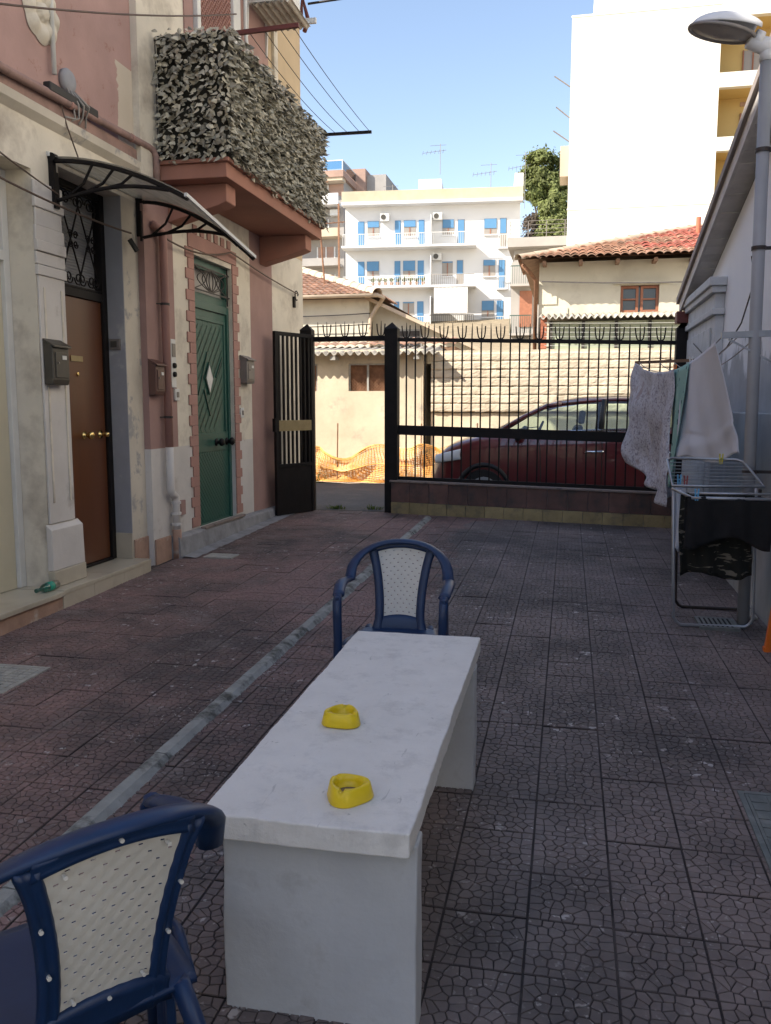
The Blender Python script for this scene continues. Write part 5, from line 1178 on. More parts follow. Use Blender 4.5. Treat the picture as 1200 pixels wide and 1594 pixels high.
for sg in (-1, 1):
    m_ = MB()
    def mir(u, v, sg=sg):
        a, b = 2*math.pi*u, math.pi*v; return (-.66+.06*math.cos(b)*1.0, CY+sg*(.93+.11*math.sin(b)*math.cos(a)), GZ+1.06+.085*math.sin(b)*math.sin(a))
    m_.grid(mir, 14, 10); m_.bar((-.64, CY+sg*.80, GZ+1.03), (-.65, CY+sg*.90, GZ+1.04), .05, .04); obj('wing_mirror', m_, 'car_trim', car, smooth=True)
    m_ = MB()
    def hl(u, v, sg=sg):
        x = -1.805+.36*u; w_ = .665+.13*u**.6; z = .655+.06*u+(.11+.03*u)*v; return (x-.012*math.sin(math.pi*v), CY+sg*(w_+.012*math.sin(math.pi*v)-.03*v), GZ+z)
    m_.grid(hl, 10, 6); obj('headlight', m_, 'white_enamel', car, smooth=True, solid=.02)
    for wx in (-1.12, 1.40):
        m_ = MB(); m_.lathe([(.19, -.09), (.275, -.09), (.295, -.06), (.295, .06), (.275, .09), (.19, .09)], (wx, CY+sg*.74, GZ+.295), 'y', 28); wh = obj('wheel', m_, 'rubber', car, smooth=False)
        m_ = MB(); m_.lathe([(.19, -.08), (.185, -.05), (.06, -.045), (.05, -.075), (.02, -.08)] if sg < 0 else [(.19, .08), (.185, .05), (.06, .045), (.05, .075), (.02, .08)], (wx, CY+sg*.76, GZ+.295), 'y', 20); obj('rim', m_, 'galvanised', wh)
        m_ = MB(); m_.tube(arc((wx, GZ+.30), .345, -5, 185, 20, 'xz', CY+sg*.81), .034, 8); obj('wheel_arch', m_, 'car_trim', car, smooth=True)
for sx_ in (.02, 1.02):
    for sg in (-.38, .38):
        m_ = MB()
        m_.hexa([(sx_-.2, CY+sg-.22, GZ+.6), (sx_+.0, CY+sg-.22, GZ+.6), (sx_+.0, CY+sg+.22, GZ+.6), (sx_-.2, CY+sg+.22, GZ+.6), (sx_+.06, CY+sg-.19, GZ+1.17), (sx_+.18, CY+sg-.19, GZ+1.17), (sx_+.18, CY+sg+.19, GZ+1.17), (sx_+.06, CY+sg+.19, GZ+1.17)])
        m_.hexa([(sx_+.10, CY+sg-.13, GZ+1.20), (sx_+.19, CY+sg-.13, GZ+1.20), (sx_+.19, CY+sg+.13, GZ+1.20), (sx_+.10, CY+sg+.13, GZ+1.20), (sx_+.13, CY+sg-.12, GZ+1.38), (sx_+.21, CY+sg-.12, GZ+1.38), (sx_+.21, CY+sg+.12, GZ+1.38), (sx_+.13, CY+sg+.12, GZ+1.38)]); obj('seat', m_, 'car_trim', car, bevel=.03)
m_ = MB(); m_.tube([(-.42+.07*math.sin(R(a)), CY-.38+.18*math.cos(R(a)), GZ+1.06+.17*math.sin(R(a))) for a in range(0, 360, 20)], .016, 8, 0, True); obj('steering_wheel', m_, 'car_trim', car, smooth=True)
m_ = MB(); m_.bar((-.92, CY-.40, GZ+1.10), (-.42, CY-.05, GZ+1.15), .012, .012); obj('wiper', m_, 'car_trim', car)
m_ = MB(); m_.box(-1.875, -1.80, CY-.45, CY+.45, GZ+.40, GZ+.52); obj('grille', m_, 'car_trim', car, bevel=.02)
m_ = MB(); m_.tube([(-.35, CY-.835, GZ+.42), (-.37, CY-.842, GZ+.85), (-.40, CY-.79, GZ+1.07)], .006, 6); m_.tube([(.44, CY-.842, GZ+.36), (.44, CY-.848, GZ+.9), (.43, CY-.80, GZ+1.1)], .006, 6); obj('door_gap', m_, 'car_trim', car)

# ================================================================ orange barrier netting
nt_ = thing('barrier_net', 'sagging orange plastic barrier netting along the sunlit house wall', 'barrier net', (-3.2, 14.6, .22))
path = [(-4.75, 15.05), (-4.62, 14.62), (-4.2, 14.52), (-3.5, 14.58), (-2.7, 14.50), (-2.1, 14.66), (-1.65, 14.95), (-1.45, 15.4)]
def pp(s_):
    f_ = s_*(len(path)-1); i = min(len(path)-2, int(f_)); t_ = f_-i; a, b = path[i], path[i+1]; return a[0]+(b[0]-a[0])*t_, a[1]+(b[1]-a[1])*t_
def netp(s_, h_):
    x, y = pp(s_); z = .23+h_*(.56+.10*math.sin(s_*14)+.07*math.sin(s_*31)); return (x+.03*noise.noise((s_*20, h_*4, 1)), y+.14*noise.noise((s_*14, h_*3, 2)), z+.02*noise.noise((s_*25, h_*5, 3)))
m_ = MB()
for i in range(96): m_.tube([netp(i/95, j/12) for j in range(13)], .007, 4, cap=False)
for j in range(22): m_.tube([netp(i/60, j/21) for i in range(61)], .0070 if j not in (0, 20, 21, 10) else .014, 4, cap=False)
obj('mesh', m_, 'orange_net', nt_)
for s_ in (.03, .33, .62, .90):
    x, y = pp(s_); m_ = MB(); m_.tube([(x, y+.02, .2), (x+.02, y+.02, 1.25)], .012, 6); obj('stake', m_, 'rust', nt_)
# second fold of netting lying behind
m_ = MB()
def netq(s_, h_): x, y = pp(s_); return (x+.1, y+.22+.05*math.sin(s_*11), .23+h_*(.45+.2*math.sin(s_*9+1)))
for i in range(96): m_.tube([netq(i/95, j/8) for j in range(9)], .0045, 4, cap=False)
for j in range(14): m_.tube([netq(i/60, j/13) for i in range(61)], .005, 4, cap=False)
obj('mesh', m_, 'orange_net', nt_)
# weeds by the gate
def weed(x, y, h_, n, label):
    m_ = MB()
    for i in range(n):
        a = random.uniform(0, 6.28); b = random.uniform(.2, 1.0); w_ = .006; r_ = random.uniform(0, .05+h_*.5); px, py = x+r_*math.cos(a)*1.6, y+r_*math.sin(a)*.6; L_ = h_*random.uniform(.4, 1)
        d_ = Vector((math.cos(a)*b, math.sin(a)*b, 1)).normalized(); s_ = Vector((-math.sin(a), math.cos(a), 0))*w_; p = Vector((px, py, .186)); q = p+d_*L_*.6; e_ = q+(d_+Vector((math.cos(a), math.sin(a), -.5))*.6).normalized()*L_*.4
        m_.add([p-s_, p+s_, q+s_, q-s_, e_], [(0,1,2,3), (3,2,4)])
    return single('weed_tuft', label, 'weed', m_, 'weed', 'weeds by the gate')
weed(-3.0, 10.95, .09, 60, 'low weed tuft at the gate threshold'); weed(-2.5, 11.0, .10, 50, 'weed tuft beside the gate post'); weed(-4.55, 14.6, .35, 90, 'green weed growing at the end of the orange netting')

# ================================================================ sheds and houses beyond the street
def tiles(parent, fn, nu, nv, w_, l_, mesh, keep=lambda u, v: True):
    """lay roof tiles: fn(a along eave, b up slope)->(point, rotation)"""
    c = 0
    for j in range(nv):
        for i in range(nu):
            a, b = i*w_, j*l_
            if not keep(a, b): continue
            p, r_ = fn(a, b); piece('roof_tile', mesh, parent, p, r_); c += 1
    return c
def pantile(w_, l_, mat):
    m_ = MB(); n = 8
    def f(u, v): x = -w_/2+w_*u*1.06; z = .032*math.sin(math.pi*min(1, u*1.0))*1.2+(.018 if v == 0 else 0)*1; return (x, -.5*l_*1.08+l_*1.10*v, z+.02*(1-v))
    m_.grid(f, n, 1); m_.add([f(i/n, 0) for i in range(n+1)]+[(f(i/n, 0)[0], f(i/n, 0)[1], f(i/n, 0)[2]-.022) for i in range(n+1)], [(i, i+1, n+2+i, n+1+i) for i in range(n)])
    return mesh_of(m_, 'roof_tile', mat, True)
PT = pantile(.20, .27, 'roof_tile'); PTR = pantile(.20, .27, 'roof_tile_red')
PS = pantile(.155, .24, 'roof_tile'); PSR = pantile(.155, .24, 'roof_tile_red')
# -- shed with corrugated roof
sh = thing('corrugated_shed', 'cream plastered shed with corrugated roof and broken lattice windows, in full sun', 'shed', (-4.7, 15.85, .2))
SY = 15.85; WZ0, WZ1 = 1.83, 2.345
us = [-12, -5.53, -4.71, -4.10, -3.36, -2.70]; zs = [-.1, WZ0, WZ1, 2.60]
obj('wall', wall_panel('y', SY, SY+.25, us, zs, lambda u, z: not ((-4.10 < u < -3.36 or -5.53 < u < -4.71) and WZ0 < z < WZ1), lambda u, z: 0), 'sun_plaster', sh)
m_ = MB(); m_.box(-12, -2.701, SY+.251, 19.0, -.1, 2.60); obj('building_core', m_, 'dark_gap', sh)
m_ = MB(); m_.box(-2.70, -2.67, SY+.005, 19.0, -.1, 2.60); obj('side_wall', m_, 'sun_plaster', sh)
for a, b in ((-4.10, -3.36), (-5.53, -4.71)):
    m_ = MB(); m_.box(a, a+.03, SY+.03, SY+.07, WZ0, WZ1); m_.box(b-.03, b, SY+.03, SY+.07, WZ0, WZ1); m_.box((a+b)/2-.018, (a+b)/2+.018, SY+.03, SY+.07, WZ0, WZ1); m_.box(a+.031, b-.031, SY+.032, SY+.068, WZ1-.03, WZ1-.001); wn = obj('window', m_, 'pale_cover', sh)
    m_ = MB(); m_.box(a, b, SY+.10, SY+.11, WZ0+.001, WZ1-.001); obj('shutter_board', m_, 'rust', wn)
    m_ = MB()
    for i in range(-6, 16):
        for sg in (-1, 1):
            x0 = a+i*.06; p, q = Vector((x0, SY+.05, WZ0+.01)), Vector((x0+sg*.22, SY+.05, WZ0+.23)); lo_, hi_ = sorted(((a-x0)/(sg*.22), (b-x0)/(sg*.22))); lo_, hi_ = max(0, lo_), min(1, hi_)
            if hi_-lo_ > .05: m_.bar(p.lerp(q, lo_), p.lerp(q, hi_), .006, .006)
    obj('lattice', m_, 'rust', wn)
m_ = MB(); m_.grid(lambda u, v: (-12+9.6*u, SY-.33+1.5*v, 2.51+.20*v+.034*math.sin(u*9.6*2*math.pi/.155)), 520, 3); obj('corrugated_roof', m_, 'fibre_cement', sh, smooth=True, solid=.012)
for xx in [-4.33-1.08*i for i in range(6)]+[-3.24, -2.75]: m_ = MB(); m_.box(xx-.05, xx+.05, SY-.28, SY-.001, 2.40, 2.47); obj('rafter', m_, 'pale_cover', sh)
for i in range(38):
    for j in range(2): piece('roof_tile', PT, sh, (-9.7+.20*i+.0, SY+1.05+.25*j, 2.76+.085*j), (R(17), 0, 0))
m_ = MB(); m_.box(-12, -2.2, SY+.95, 19.2, 2.59, 2.70); obj('roof_deck', m_, 'beam_wood', sh)
# -- retaining wall behind the car
rw = thing('retaining_wall', 'sunlit retaining wall of rough concrete courses behind the car', 'wall', (2, 16, .2))
m_ = MB(); m_.box(-2.54, 14, 16.0, 16.31, -.1, 1.42); obj('smooth_base', m_, 'sun_plaster', rw)
m_ = MB(); m_.box(-2.54, 14, 16.08, 16.31, 1.4205, 2.52); obj('core', m_, 'concrete_block', rw)
def rough_block(L_, H_, seed):
    m_ = MB(); rnd = random.Random(seed)
    def f(u, v):
        e = min(u, 1-u)*L_, min(v, 1-v)*H_; d_ = .010*(min(1, e[1]/.02))+.010*noise.noise((u*L_*4+seed*7, v*H_*9, seed))+.006*noise.noise((u*L_*17+seed*7, v*H_*30, seed))
        if v < .01 or v > .99: d_ -= .003+.055*max(0, noise.noise((u*L_*6, seed*3.3, 5)))
        return (L_*u, -d_-.075, H_*v)
    m_.grid(f, 46, 6); m_.box(0, L_, -.06, .079, .002, H_-.002); return mesh_of(m_, 'block', 'concrete_block')
RB = [rough_block(2.3, .152, s_) for s_ in range(7)]
for j in range(7):
    x = -2.54-.0; 
    for i in range(6): piece('block', RB[(i*5+j*3) % 7], rw, (-2.53+2.303*i, 16.0+random.uniform(-.006, .008), 1.44+.155*j))
m_ = MB(); m_.grid(lambda u, v: (-2.54+16.5*u, 15.96+.36*v, 2.545+.015*noise.noise((u*90, v*3, 7))), 160, 2); obj('coping', m_, 'concrete_block', rw, solid=.05)
# -- hipped house on the left
hh = thing('hipped_house', 'old cream house with terracotta hipped roof behind the shed', 'house', (-8, 21, 2.3))
m_ = MB(); m_.box(-13, -4.66, 20.0, 26, 1.5, 4.06); obj('wall', m_, 'house_plaster', hh)
s_ = .37; rp = math.atan(s_)
m_ = MB(); m_.add([(-13, 19.65, 4.10), (-4.45, 19.65, 4.10), (-8.2, 23.4, 4.10+s_*3.75), (-13, 23.4, 4.10+s_*3.75), (-4.45, 27.1, 4.10), (-13, 27.1, 4.10)], [(0,1,2,3), (1,4,2), (3,2,4,5)]); obj('roof_deck', m_, 'beam_wood', hh)
tiles(hh, lambda a, b: ((-4.6-a, 19.70+b, 4.13+s_*b), (rp, 0, 0)), 27, 13, .155, .222, PS, lambda a, b: a > b-.05)
tiles(hh, lambda a, b: ((-4.50-b, 19.80+a, 4.13+s_*b), (rp, 0, R(90))), 14, 9, .155, .222, PS, lambda a, b: a > b-.05)
RT = MB(); RT.grid(lambda u, v: (.12*math.cos(math.pi*u)*(1.12-.12*v), -.2+.42*v, .12*math.sin(math.pi*u)*(1.12-.12*v)), 10, 1); RTm = mesh_of(RT, 'ridge_tile', 'ridge_tile', True)
hd = Vector((-1, 1, s_)).normalized(); hq = hd.to_track_quat('Y', 'Z').to_euler()
for i in range(13): p = Vector((-4.40, 19.60, 4.11))+hd*(.15+.36*i); piece('ridge_tile', RTm, hh, tuple(p), tuple(hq))
m_ = MB(); m_.tube([(-13, 19.60, 4.08), (-4.36, 19.60, 4.08), (-4.30, 19.9, 4.05), (-4.5, 19.97, 3.8), (-4.62, 19.96, 3.6), (-4.62, 19.96, 2.3)], .05, 8); obj('gutter', m_, 'ridge_tile', hh, smooth=True)
m_ = MB(); m_.prism([(-4.655, 20.3, 1.5), (-1.9, 20.3, 1.5), (-1.9, 20.3, 2.72), (-4.655, 20.3, 4.0)], (0, 5, 0)); obj('lean_to', m_, 'house_plaster', hh)
m_ = MB(); m_.prism([(-4.75, 19.95, 4.04), (-1.6, 19.95, 2.58), (-1.6, 19.95, 2.66), (-4.75, 19.95, 4.13)], (0, 5.5, 0)); obj('lean_to_roof', m_, 'ridge_tile', hh)
m_ = MB(); m_.box(-4.05, -3.45, 20.27, 20.30, 2.75, 3.35); wn = obj('window', m_, 'pale_cover', hh); 
for a in (-4.0, -3.73): m_ = MB(); m_.box(a, a+.23, 20.25, 20.269, 2.8, 3.31); obj('pane', m_, 'window_dark', wn)
m_ = MB(); m_.tube([(-5.9, 20.6, 4.3), (-6.0, 20.6, 5.6), (-6.06, 20.62, 7.0)], .022, 6); m_.tube([(-6.3, 20.6, 6.85), (-5.8, 20.6, 6.9)], .012, 5); m_.tube([(-6.55, 20.6, 5.9), (-5.4, 20.6, 5.95)], .012, 5)
for i in range(7): m_.tube([(-6.5+.17*i, 20.45, 5.905+.008*i), (-6.5+.17*i, 20.75, 5.905+.008*i)], .006, 4)
single('roof_aerial', 'tall aerial mast on the hipped house', 'aerial', m_, 'rust', 'roof aerials')
for i, z in enumerate((3.75, 3.5)): cable('cable across the %s of the hipped house wall' % ('top', 'middle')[i], sag((-9, 19.9, z), (-4.6, 19.85, z-.05), .06), .012, 'cable_black')
# -- tiled house on the right
th = thing('tiled_house', 'old cream house with red tiled hip roof and small wooden window on the right', 'house', (3, 18, 2.3))
us = [-.66, .94, 1.68, 9]; zs = [1.5, 3.40, 3.93, 4.42]
obj('wall', wall_panel('y', 18.0, 18.4, us, zs, lambda u, z: not (.94 < u < 1.68 and 3.40 < z < 3.93), lambda u, z: 0), 'house_plaster', th)
m_ = MB(); m_.box(-.655, 9, 18.401, 24, 1.5, 4.40); obj('building_core', m_, 'house_plaster', th)
m_ = MB(); m_.box(.94, 1.68, 18.12, 18.16, 3.40, 3.925); wn = obj('window', m_, 'window_dark', th)
for a, b in ((.945, 1.29), (1.33, 1.675)):
    m_ = MB(); m_.box(a, a+.05, 18.06, 18.119, 3.405, 3.92); m_.box(b-.05, b, 18.06, 18.119, 3.405, 3.92); m_.box(a+.051, b-.051, 18.062, 18.118, 3.405, 3.45); m_.box(a+.051, b-.051, 18.062, 18.118, 3.87, 3.92); m_.box(a+.051, b-.051, 18.065, 18.115, 3.645, 3.675); obj('sash', m_, 'wood_frame', wn)
m_ = MB(); m_.box(.80, 1.85, 17.93, 17.999, 3.95, 4.0); obj('lintel', m_, 'house_plaster', th)
for i in range(3): m_ = MB(); m_.box(-.655, -.30+.22*(i % 2), 17.975, 17.9995, 2.75+.42*i, 3.10+.42*i); obj('quoin', m_, 'house_plaster', th)
s_ = .31; rp = math.atan(s_)
m_ = MB(); m_.add([(-1.0, 17.42, 4.40), (9, 17.42, 4.40), (9, 21.2, 4.40+s_*3.78), (2.78, 21.2, 4.40+s_*3.78), (-1.0, 25, 4.40), (9, 25, 4.40)], [(0,1,2,3), (0,3,4), (3,2,5,4)]); obj('roof_deck', m_, 'beam_wood', th)
CW, CL = .155, .222
def red(a, b): return PSR if (a > 2.0 and b > .35 and noise.noise((a*1.3, b*2.2, 4)) > -.12+.25*(2.9-a)) else PS
cells2 = [(i*CW, j*CL) for j in range(17) for i in range(38) if i*CW > j*CL-.05 and i*CW < 4.6]
cells2.sort(key=lambda q: q[1]); nt2 = 0; far = MB()
for a, b in cells2[:300]: piece('roof_tile', red(a, b), th, (-.90+a+random.uniform(-.008, .008), 17.45+b, 4.43+s_*b+random.uniform(-.006, .010)), (rp, 0, R(random.uniform(-3, 3))))
tm = Matrix.Rotation(rp, 4, 'X')
pm_ = [(v.co.copy(), ) for v in PS.vertices]
for a, b in cells2[300:]:
    off = Vector((-.90+a+random.uniform(-.008, .008), 17.45+b, 4.43+s_*b+random.uniform(-.006, .010))); q0 = len(far.v)
    far.v += [tuple(tm @ v[0]+off) for v in pm_]; far.f += [tuple(i+q0 for i in p_.vertices) for p_ in PS.polygons]; far.mi += [1 if red(a, b) is PSR else 0]*len(PS.polygons)
obj('roof_tile_field', far, ['roof_tile', 'roof_tile_red'], th, smooth=True, kind='stuff')
tiles(th, lambda a, b: ((-.94+b, 17.55+a, 4.43+s_*b), (rp, 0, R(-90))), 14, 10, CW, CL, PS, lambda a, b: a > b-.05)
hd = Vector((1, 1, s_)).normalized(); hq = hd.to_track_quat('Y', 'Z').to_euler()
for i in range(14): p = Vector((-1.02, 17.40, 4.40))+hd*(.15+.40*i); piece('ridge_tile', RTm, th, tuple(p), tuple(hq), (.8, 1, .8))
for i in range(14): m_ = MB(); m_.bar((-.55+.7*i, 17.45, 4.33), (-.55+.7*i, 18.0, 4.36), .07, .07); obj('rafter', m_, 'beam_wood', th)
m_ = MB(); m_.tube([(2.62, 20.0, 5.2), (2.62, 20.0, 5.58)], .05, 10); obj('flue', m_, 'brick_red', th)
m_ = MB(); m_.tube([(-.98, 17.6, 4.33), (-.80, 17.75, 4.15), (-.72, 17.93, 4.05), (-.72, 17.93, 2.4)], .04, 8); obj('downpipe', m_, 'rust', th, smooth=True)
vr = thing('veranda', 'glazed green veranda under a narrow corrugated awning beside the fence', 'veranda', (1.2, 17.3, 2.4))
m_ = MB(); m_.grid(lambda u, v: (-.62+7*u, 16.95+1.04*v, 3.22+.16*v+.028*math.sin(u*7*2*math.pi/.12)), 420, 2); obj('awning', m_, 'fibre_cement', vr, smooth=True, solid=.012)
for i in range(9):
    x0 = -.36+.62*i; m_ = MB(); m_.box(x0, x0+.56, 17.32, 17.33, 2.56, 3.18); 
    k_ = 'veranda_pane'
    if k_ not in MATS: surf(k_, (.40, .44, .31), .35, .12, 1.5, .05, 20)
    obj('pane', m_, k_, vr)
    m_ = MB(); m_.box(x0-.055, x0-.003, 17.28, 17.34, 2.5, 3.2); obj('mullion', m_, 'mailbox_grey', vr)
m_ = MB(); m_.box(-.42, 5.2, 17.345, 17.4, 2.3, 3.2); obj('back_panel', m_, 'mailbox_grey', vr)
bk = mesh_of(MB().box(-.06, .06, -.06, .06, 0, .058), 'brick', 'brick_red')
for i in range(15): piece('brick', bk, vr, (-.53, 17.35, 2.36+.062*i), (0, 0, R(random.uniform(-4, 4))))
for i in range(7): m_ = MB(); m_.tube(sag((-.5, 17.0, 2.62+.085*i), (5, 17.0, 2.60+.085*i), .03), .004, 4); obj('wire', m_, 'white_metal', vr)
cable('cable crossing the front of the tiled house', sag((-.6, 17.8, 4.02), (4, 17.85, 3.98), .06), .014, 'cable_grey')

# ================================================================ apartment block with blue shutters
a5 = R(5); FO = Vector((-15.05, 58.0, 0)); FU = Vector((math.cos(a5), math.sin(a5), 0)); FN = Vector((math.sin(a5), -math.cos(a5), 0))
ap = thing('apartment_block', 'white apartment block with blue shutters and long balconies on the hillside', 'building', (-9.3, 58.5, 3))
def fbox(mb, u0, u1, d0, d1, z0, z1, mi=0):
    q = []
    for z in (z0, z1):
        for u, d_ in ((u0, d0), (u1, d0), (u1, d1), (u0, d1)): p = FO+FU*u+FN*d_; q.append((p.x, p.y, z))
    return mb.hexa(q, mi)
def fp(name, args, mat, par=None, **kw): m_ = MB(); [fbox(m_, *a) for a in args]; return obj(name, m_, mat, par or ap, **kw)
fp('wall', [(-.1, 11.6, 0, -9, 2, 15.2)], 'white_facade')
fp('cornice', [(-.25, 11.75, .75, -.001, 14.85, 15.05)], 'white_facade'); fp('parapet', [(-.25, 11.75, .62, .3, 15.051, 15.75)], 'parapet')
fp('roof_end', [(11.2, 11.75, .61, -3, 15.76, 16.6)], 'white_facade')
fp('roof_hut', [(4.6, 6.2, -3, -6, 15.2, 17.3), (6.2, 7.6, -3.5, -6, 15.2, 16.6)], 'white_facade')
for z in (12.0, 9.38, 6.76): fp('balcony_slab', [(-.2, 8.75, 1.15, .001, z, z+.14)], 'white_facade')
DOORS = [(0.75,12.3,1.19,13.91),(3.28,12.29,3.67,13.93),(4.87,12.26,5.26,13.92),(7.48,12.26,7.95,13.89),(10.28,12.14,10.73,13.91),(0.74,9.7,1.19,11.28),(3.25,9.66,3.65,11.28),(4.82,9.63,5.24,11.28),(7.45,9.59,7.89,11.26),(10.23,9.49,10.67,11.23),(3.22,6.94,3.57,8.59),(4.8,6.95,5.23,8.59),(10.15,6.83,10.59,8.56),(10.16,4.28,10.6,5.92)]
WINS = [(1.4,12.94,2.21,13.93),(3.87,12.88,4.69,13.93),(6.47,12.91,7.25,13.91),(9.24,12.88,10.08,13.9),(1.36,10.22,2.2,11.29),(3.83,10.21,4.66,11.29),(6.47,10.22,7.19,11.19),(9.22,10.17,10.02,11.24),(3.82,7.64,4.59,8.57),(9.15,7.5,9.98,8.57),(9.12,4.92,9.97,6.01)]
for i, (u0, z0, u1, z1) in enumerate(DOORS):
    o = fp('balcony_door', [(u0, u1, .03, .001, z0-.2, z1)], 'blue_shutter' if i not in (3, 4, 8, 9) else 'window_pale')
    fp('shutter', [(u0+.03, u1-.03, .05, .031, z1-(.55 if i % 3 else 1.1)*(z1-z0), z1-.03)], 'blue_shutter', o)
for i, (u0, z0, u1, z1) in enumerate(WINS):
    o = fp('window', [(u0, u1, .03, .001, z0, z1)], 'window_pale'); f_ = (.42, .42, .55, .62, .6, .62, .1, .35, .1, .6, .5)[i]
    fp('shutter', [(u0+.02, u1-.02, .07, .031, z1-f_*(z1-z0), z1-.02)], 'blue_shutter', o)
    fp('mullion', [((u0+u1)/2-.03, (u0+u1)/2+.03, .06, .032, z0+.02, z1-f_*(z1-z0)-.01)], 'wood_frame', o)
    fp('sill', [(u0-.05, u1+.05, .12, .001, z0-.08, z0-.001)], 'white_facade', o)
for u0, z0 in ((2.32, 13.86), (5.86, 13.84), (5.85, 11.24)):
    o = fp('air_conditioner', [(u0, u0+.6, .42, .1, z0, z0+.46)], 'white_metal'); c = FO+FU*(u0+.22)+FN*.43
    m_ = MB(); m_.tube([tuple(c+Vector((0, 0, z0+.23))), tuple(c+FN*.02+Vector((0, 0, z0+.23)))], .17, 14); obj('fan', m_, 'mailbox_grey', o)
def rails(u0, u1, z0, z1, d_, mat, step=.13):
    m_ = MB(); fbox(m_, u0, u1, d_+.02, d_-.02, z1-.04, z1); n = int((u1-u0)/step)
    for i in range(n+1): u = u0+(u1-u0)*i/n; fbox(m_, u-.012, u+.012, d_+.012, d_-.012, z0, z1-.041)
    return obj('railing', m_, mat, ap)
for u0, z0, u1, z1, mm in ((5.84,12.15,8.7,12.92,'white_metal'),(-.1,12.15,5.8,12.9,'white_metal'),(5.78,9.53,8.65,10.21,'grey_facade'),(-.1,9.53,5.7,10.15,'white_metal'),(5.7,6.91,8.64,7.58,'mailbox_grey'),(-.1,6.91,5.6,7.5,'white_metal')): rails(u0, u1, z0, z1, 1.1, mm)
for u0, z0, u1, z1 in ((10.2,12.0,10.85,12.84),(10.15,9.35,10.8,10.14),(10.1,6.7,10.72,7.51)): rails(u0, u1, z0, z1, .3, 'white_metal'); fp('juliet_slab', [(u0-.03, u1+.03, .34, .001, z0-.1, z0-.001)], 'white_facade')
for z in (12.15, 9.53, 6.91): fp('partition', [(5.74, 5.8, 1.1, .001, z, z+1.9)], 'white_facade')
fp('striped_awning', [(6.02, 8.24, 1.22, 1.18, 7.65, 9.32)], 'cloth_stripe')
pot = MB(); pot.lathe([(.08, 0), (.13, .22)], (0, 0, 0), 'z', 10)
for i in range(9):
    p = FO+FU*(1.9+.42*i)+FN*.9; m_ = MB(); m_.lathe([(.09, 9.53), (.14, 9.75)], (p.x, p.y, 0), 'z', 10); o = obj('plant_pot', m_, 'roof_tile', ap)
    m_ = MB()
    for k_ in range(26):
        a = random.uniform(0, 6.28); d_ = Vector((math.cos(a)*random.uniform(.2, 1), math.sin(a)*random.uniform(.2, 1), random.uniform(.4, 1.3)))*.3; s_ = Vector((-math.sin(a), math.cos(a), 0))*.05; q = Vector((p.x, p.y, 9.74)); m_.add([q, q+d_*.6+s_, q+d_, q+d_*.6-s_], [(0, 1, 2, 3)])
    obj('foliage', m_, 'conifer_needles', o)
def yagi(x, y, z, h_, label, mat='steel_box', w_=1.2):
    m_ = MB(); m_.tube([(x, y, z), (x, y, z+h_)], .022, 5); m_.tube([(x-w_, y, z+h_*.72), (x+.4, y, z+h_*.78)], .015, 4); m_.tube([(x-.7, y, z+h_*.95), (x+.4, y, z+h_*.95)], .013, 4)
    for i in range(6): m_.tube([(x-w_+.28*i, y-.25, z+h_*.72+.01*i-.18), (x-w_+.28*i, y+.25, z+h_*.73+.01*i+.18)], .014, 4)
    single('roof_aerial', label, 'aerial', m_, mat, 'roof aerials')
yagi(-9.0, 60.0, 17.2, 2.0, 'aerial on the roof hut of the white apartment block'); yagi(-5.6, 60.5, 15.3, 2.6, 'taller aerial at the right end of the white apartment block'); yagi(-12.4, 60.5, 15.2, 1.6, 'small aerial at the left end of the white apartment block')
yagi(-3.6, 66.0, 16, 4.0, 'aerial in front of the pine tree')
# -- brick tower block on the left
tw = thing('brick_apartment_tower', 'tan and brick apartment tower with stacked balconies at the left behind the roofs', 'building', (-20, 66, 4))
def tzz(py): return 20.1-(py-255)*.0486
def tp2(name, args, mat, par=None): m_ = MB(); [m_.box(*a) for a in args]; return obj(name, m_, mat, par or tw)
tp2('wall', [(-26, -17.6, 66.9, 76, 3, tzz(275))], 'grey_facade')
tp2('roof_slab', [(-26, -17.35, 65.8, 76, tzz(278), tzz(268))], 'brick_far'); tp2('soffit', [(-26, -17.45, 65.9, 66.9, tzz(283), tzz(278.1))], 'tower_cream')
m_ = MB(); m_.box(-26, -17.4, 65.85, 65.87, tzz(266), tzz(254)); m_.box(-17.42, -17.40, 65.87, 76, tzz(266), tzz(254)); o = obj('glass_balustrade', m_, 'balcony_glass', tw)
m_ = MB(); m_.box(-26, -17.38, 65.83, 65.89, tzz(254), tzz(252.6)); m_.box(-17.44, -17.38, 65.9, 76, tzz(254), tzz(252.6)); [m_.box(x_, x_+.07, 65.83, 65.89, tzz(268), tzz(254.1)) for x_ in (-23.4, -21.9, -20.4, -18.9, -17.45)]; obj('handrail', m_, 'white_metal', o)
for p0, p1, mm in ((303, 320, 'white_facade'), (356, 369, 'tower_cream'), (402, 414, 'grey_facade'), (450, 462, 'tower_cream')): tp2('balcony_front', [(-26, -17.75, 65.7, 65.85, tzz(p1), tzz(p0)), (-26, -17.75, 65.851, 66.899, tzz(p1), tzz(p1)+.2)], mm)
for x0, x1, p0, p1, mm in ((-21.5, -18.9, 284, 302, 'window_pale'), (-20.6, -18.9, 338, 356, 'window_dark'), (-19.7, -18.4, 381, 402, 'brick_far'), (-20.6, -18.4, 425, 450, 'brick_far')): o = tp2('window', [(x0, x1, 66.85, 66.899, tzz(p1), tzz(p0))], mm); tp2('frame', [(x0-.1, x0-.001, 66.80, 66.899, tzz(p1), tzz(p0)), ((x0+x1)/2-.05, (x0+x1)/2+.05, 66.80, 66.849, tzz(p1), tzz(p0)), (x1+.001, x1+.1, 66.80, 66.899, tzz(p1), tzz(p0))], 'white_metal', o)
tp2('brick_panel', [(-18.85, -17.61, 66.86, 66.899, tzz(302), tzz(284))], 'brick_far')
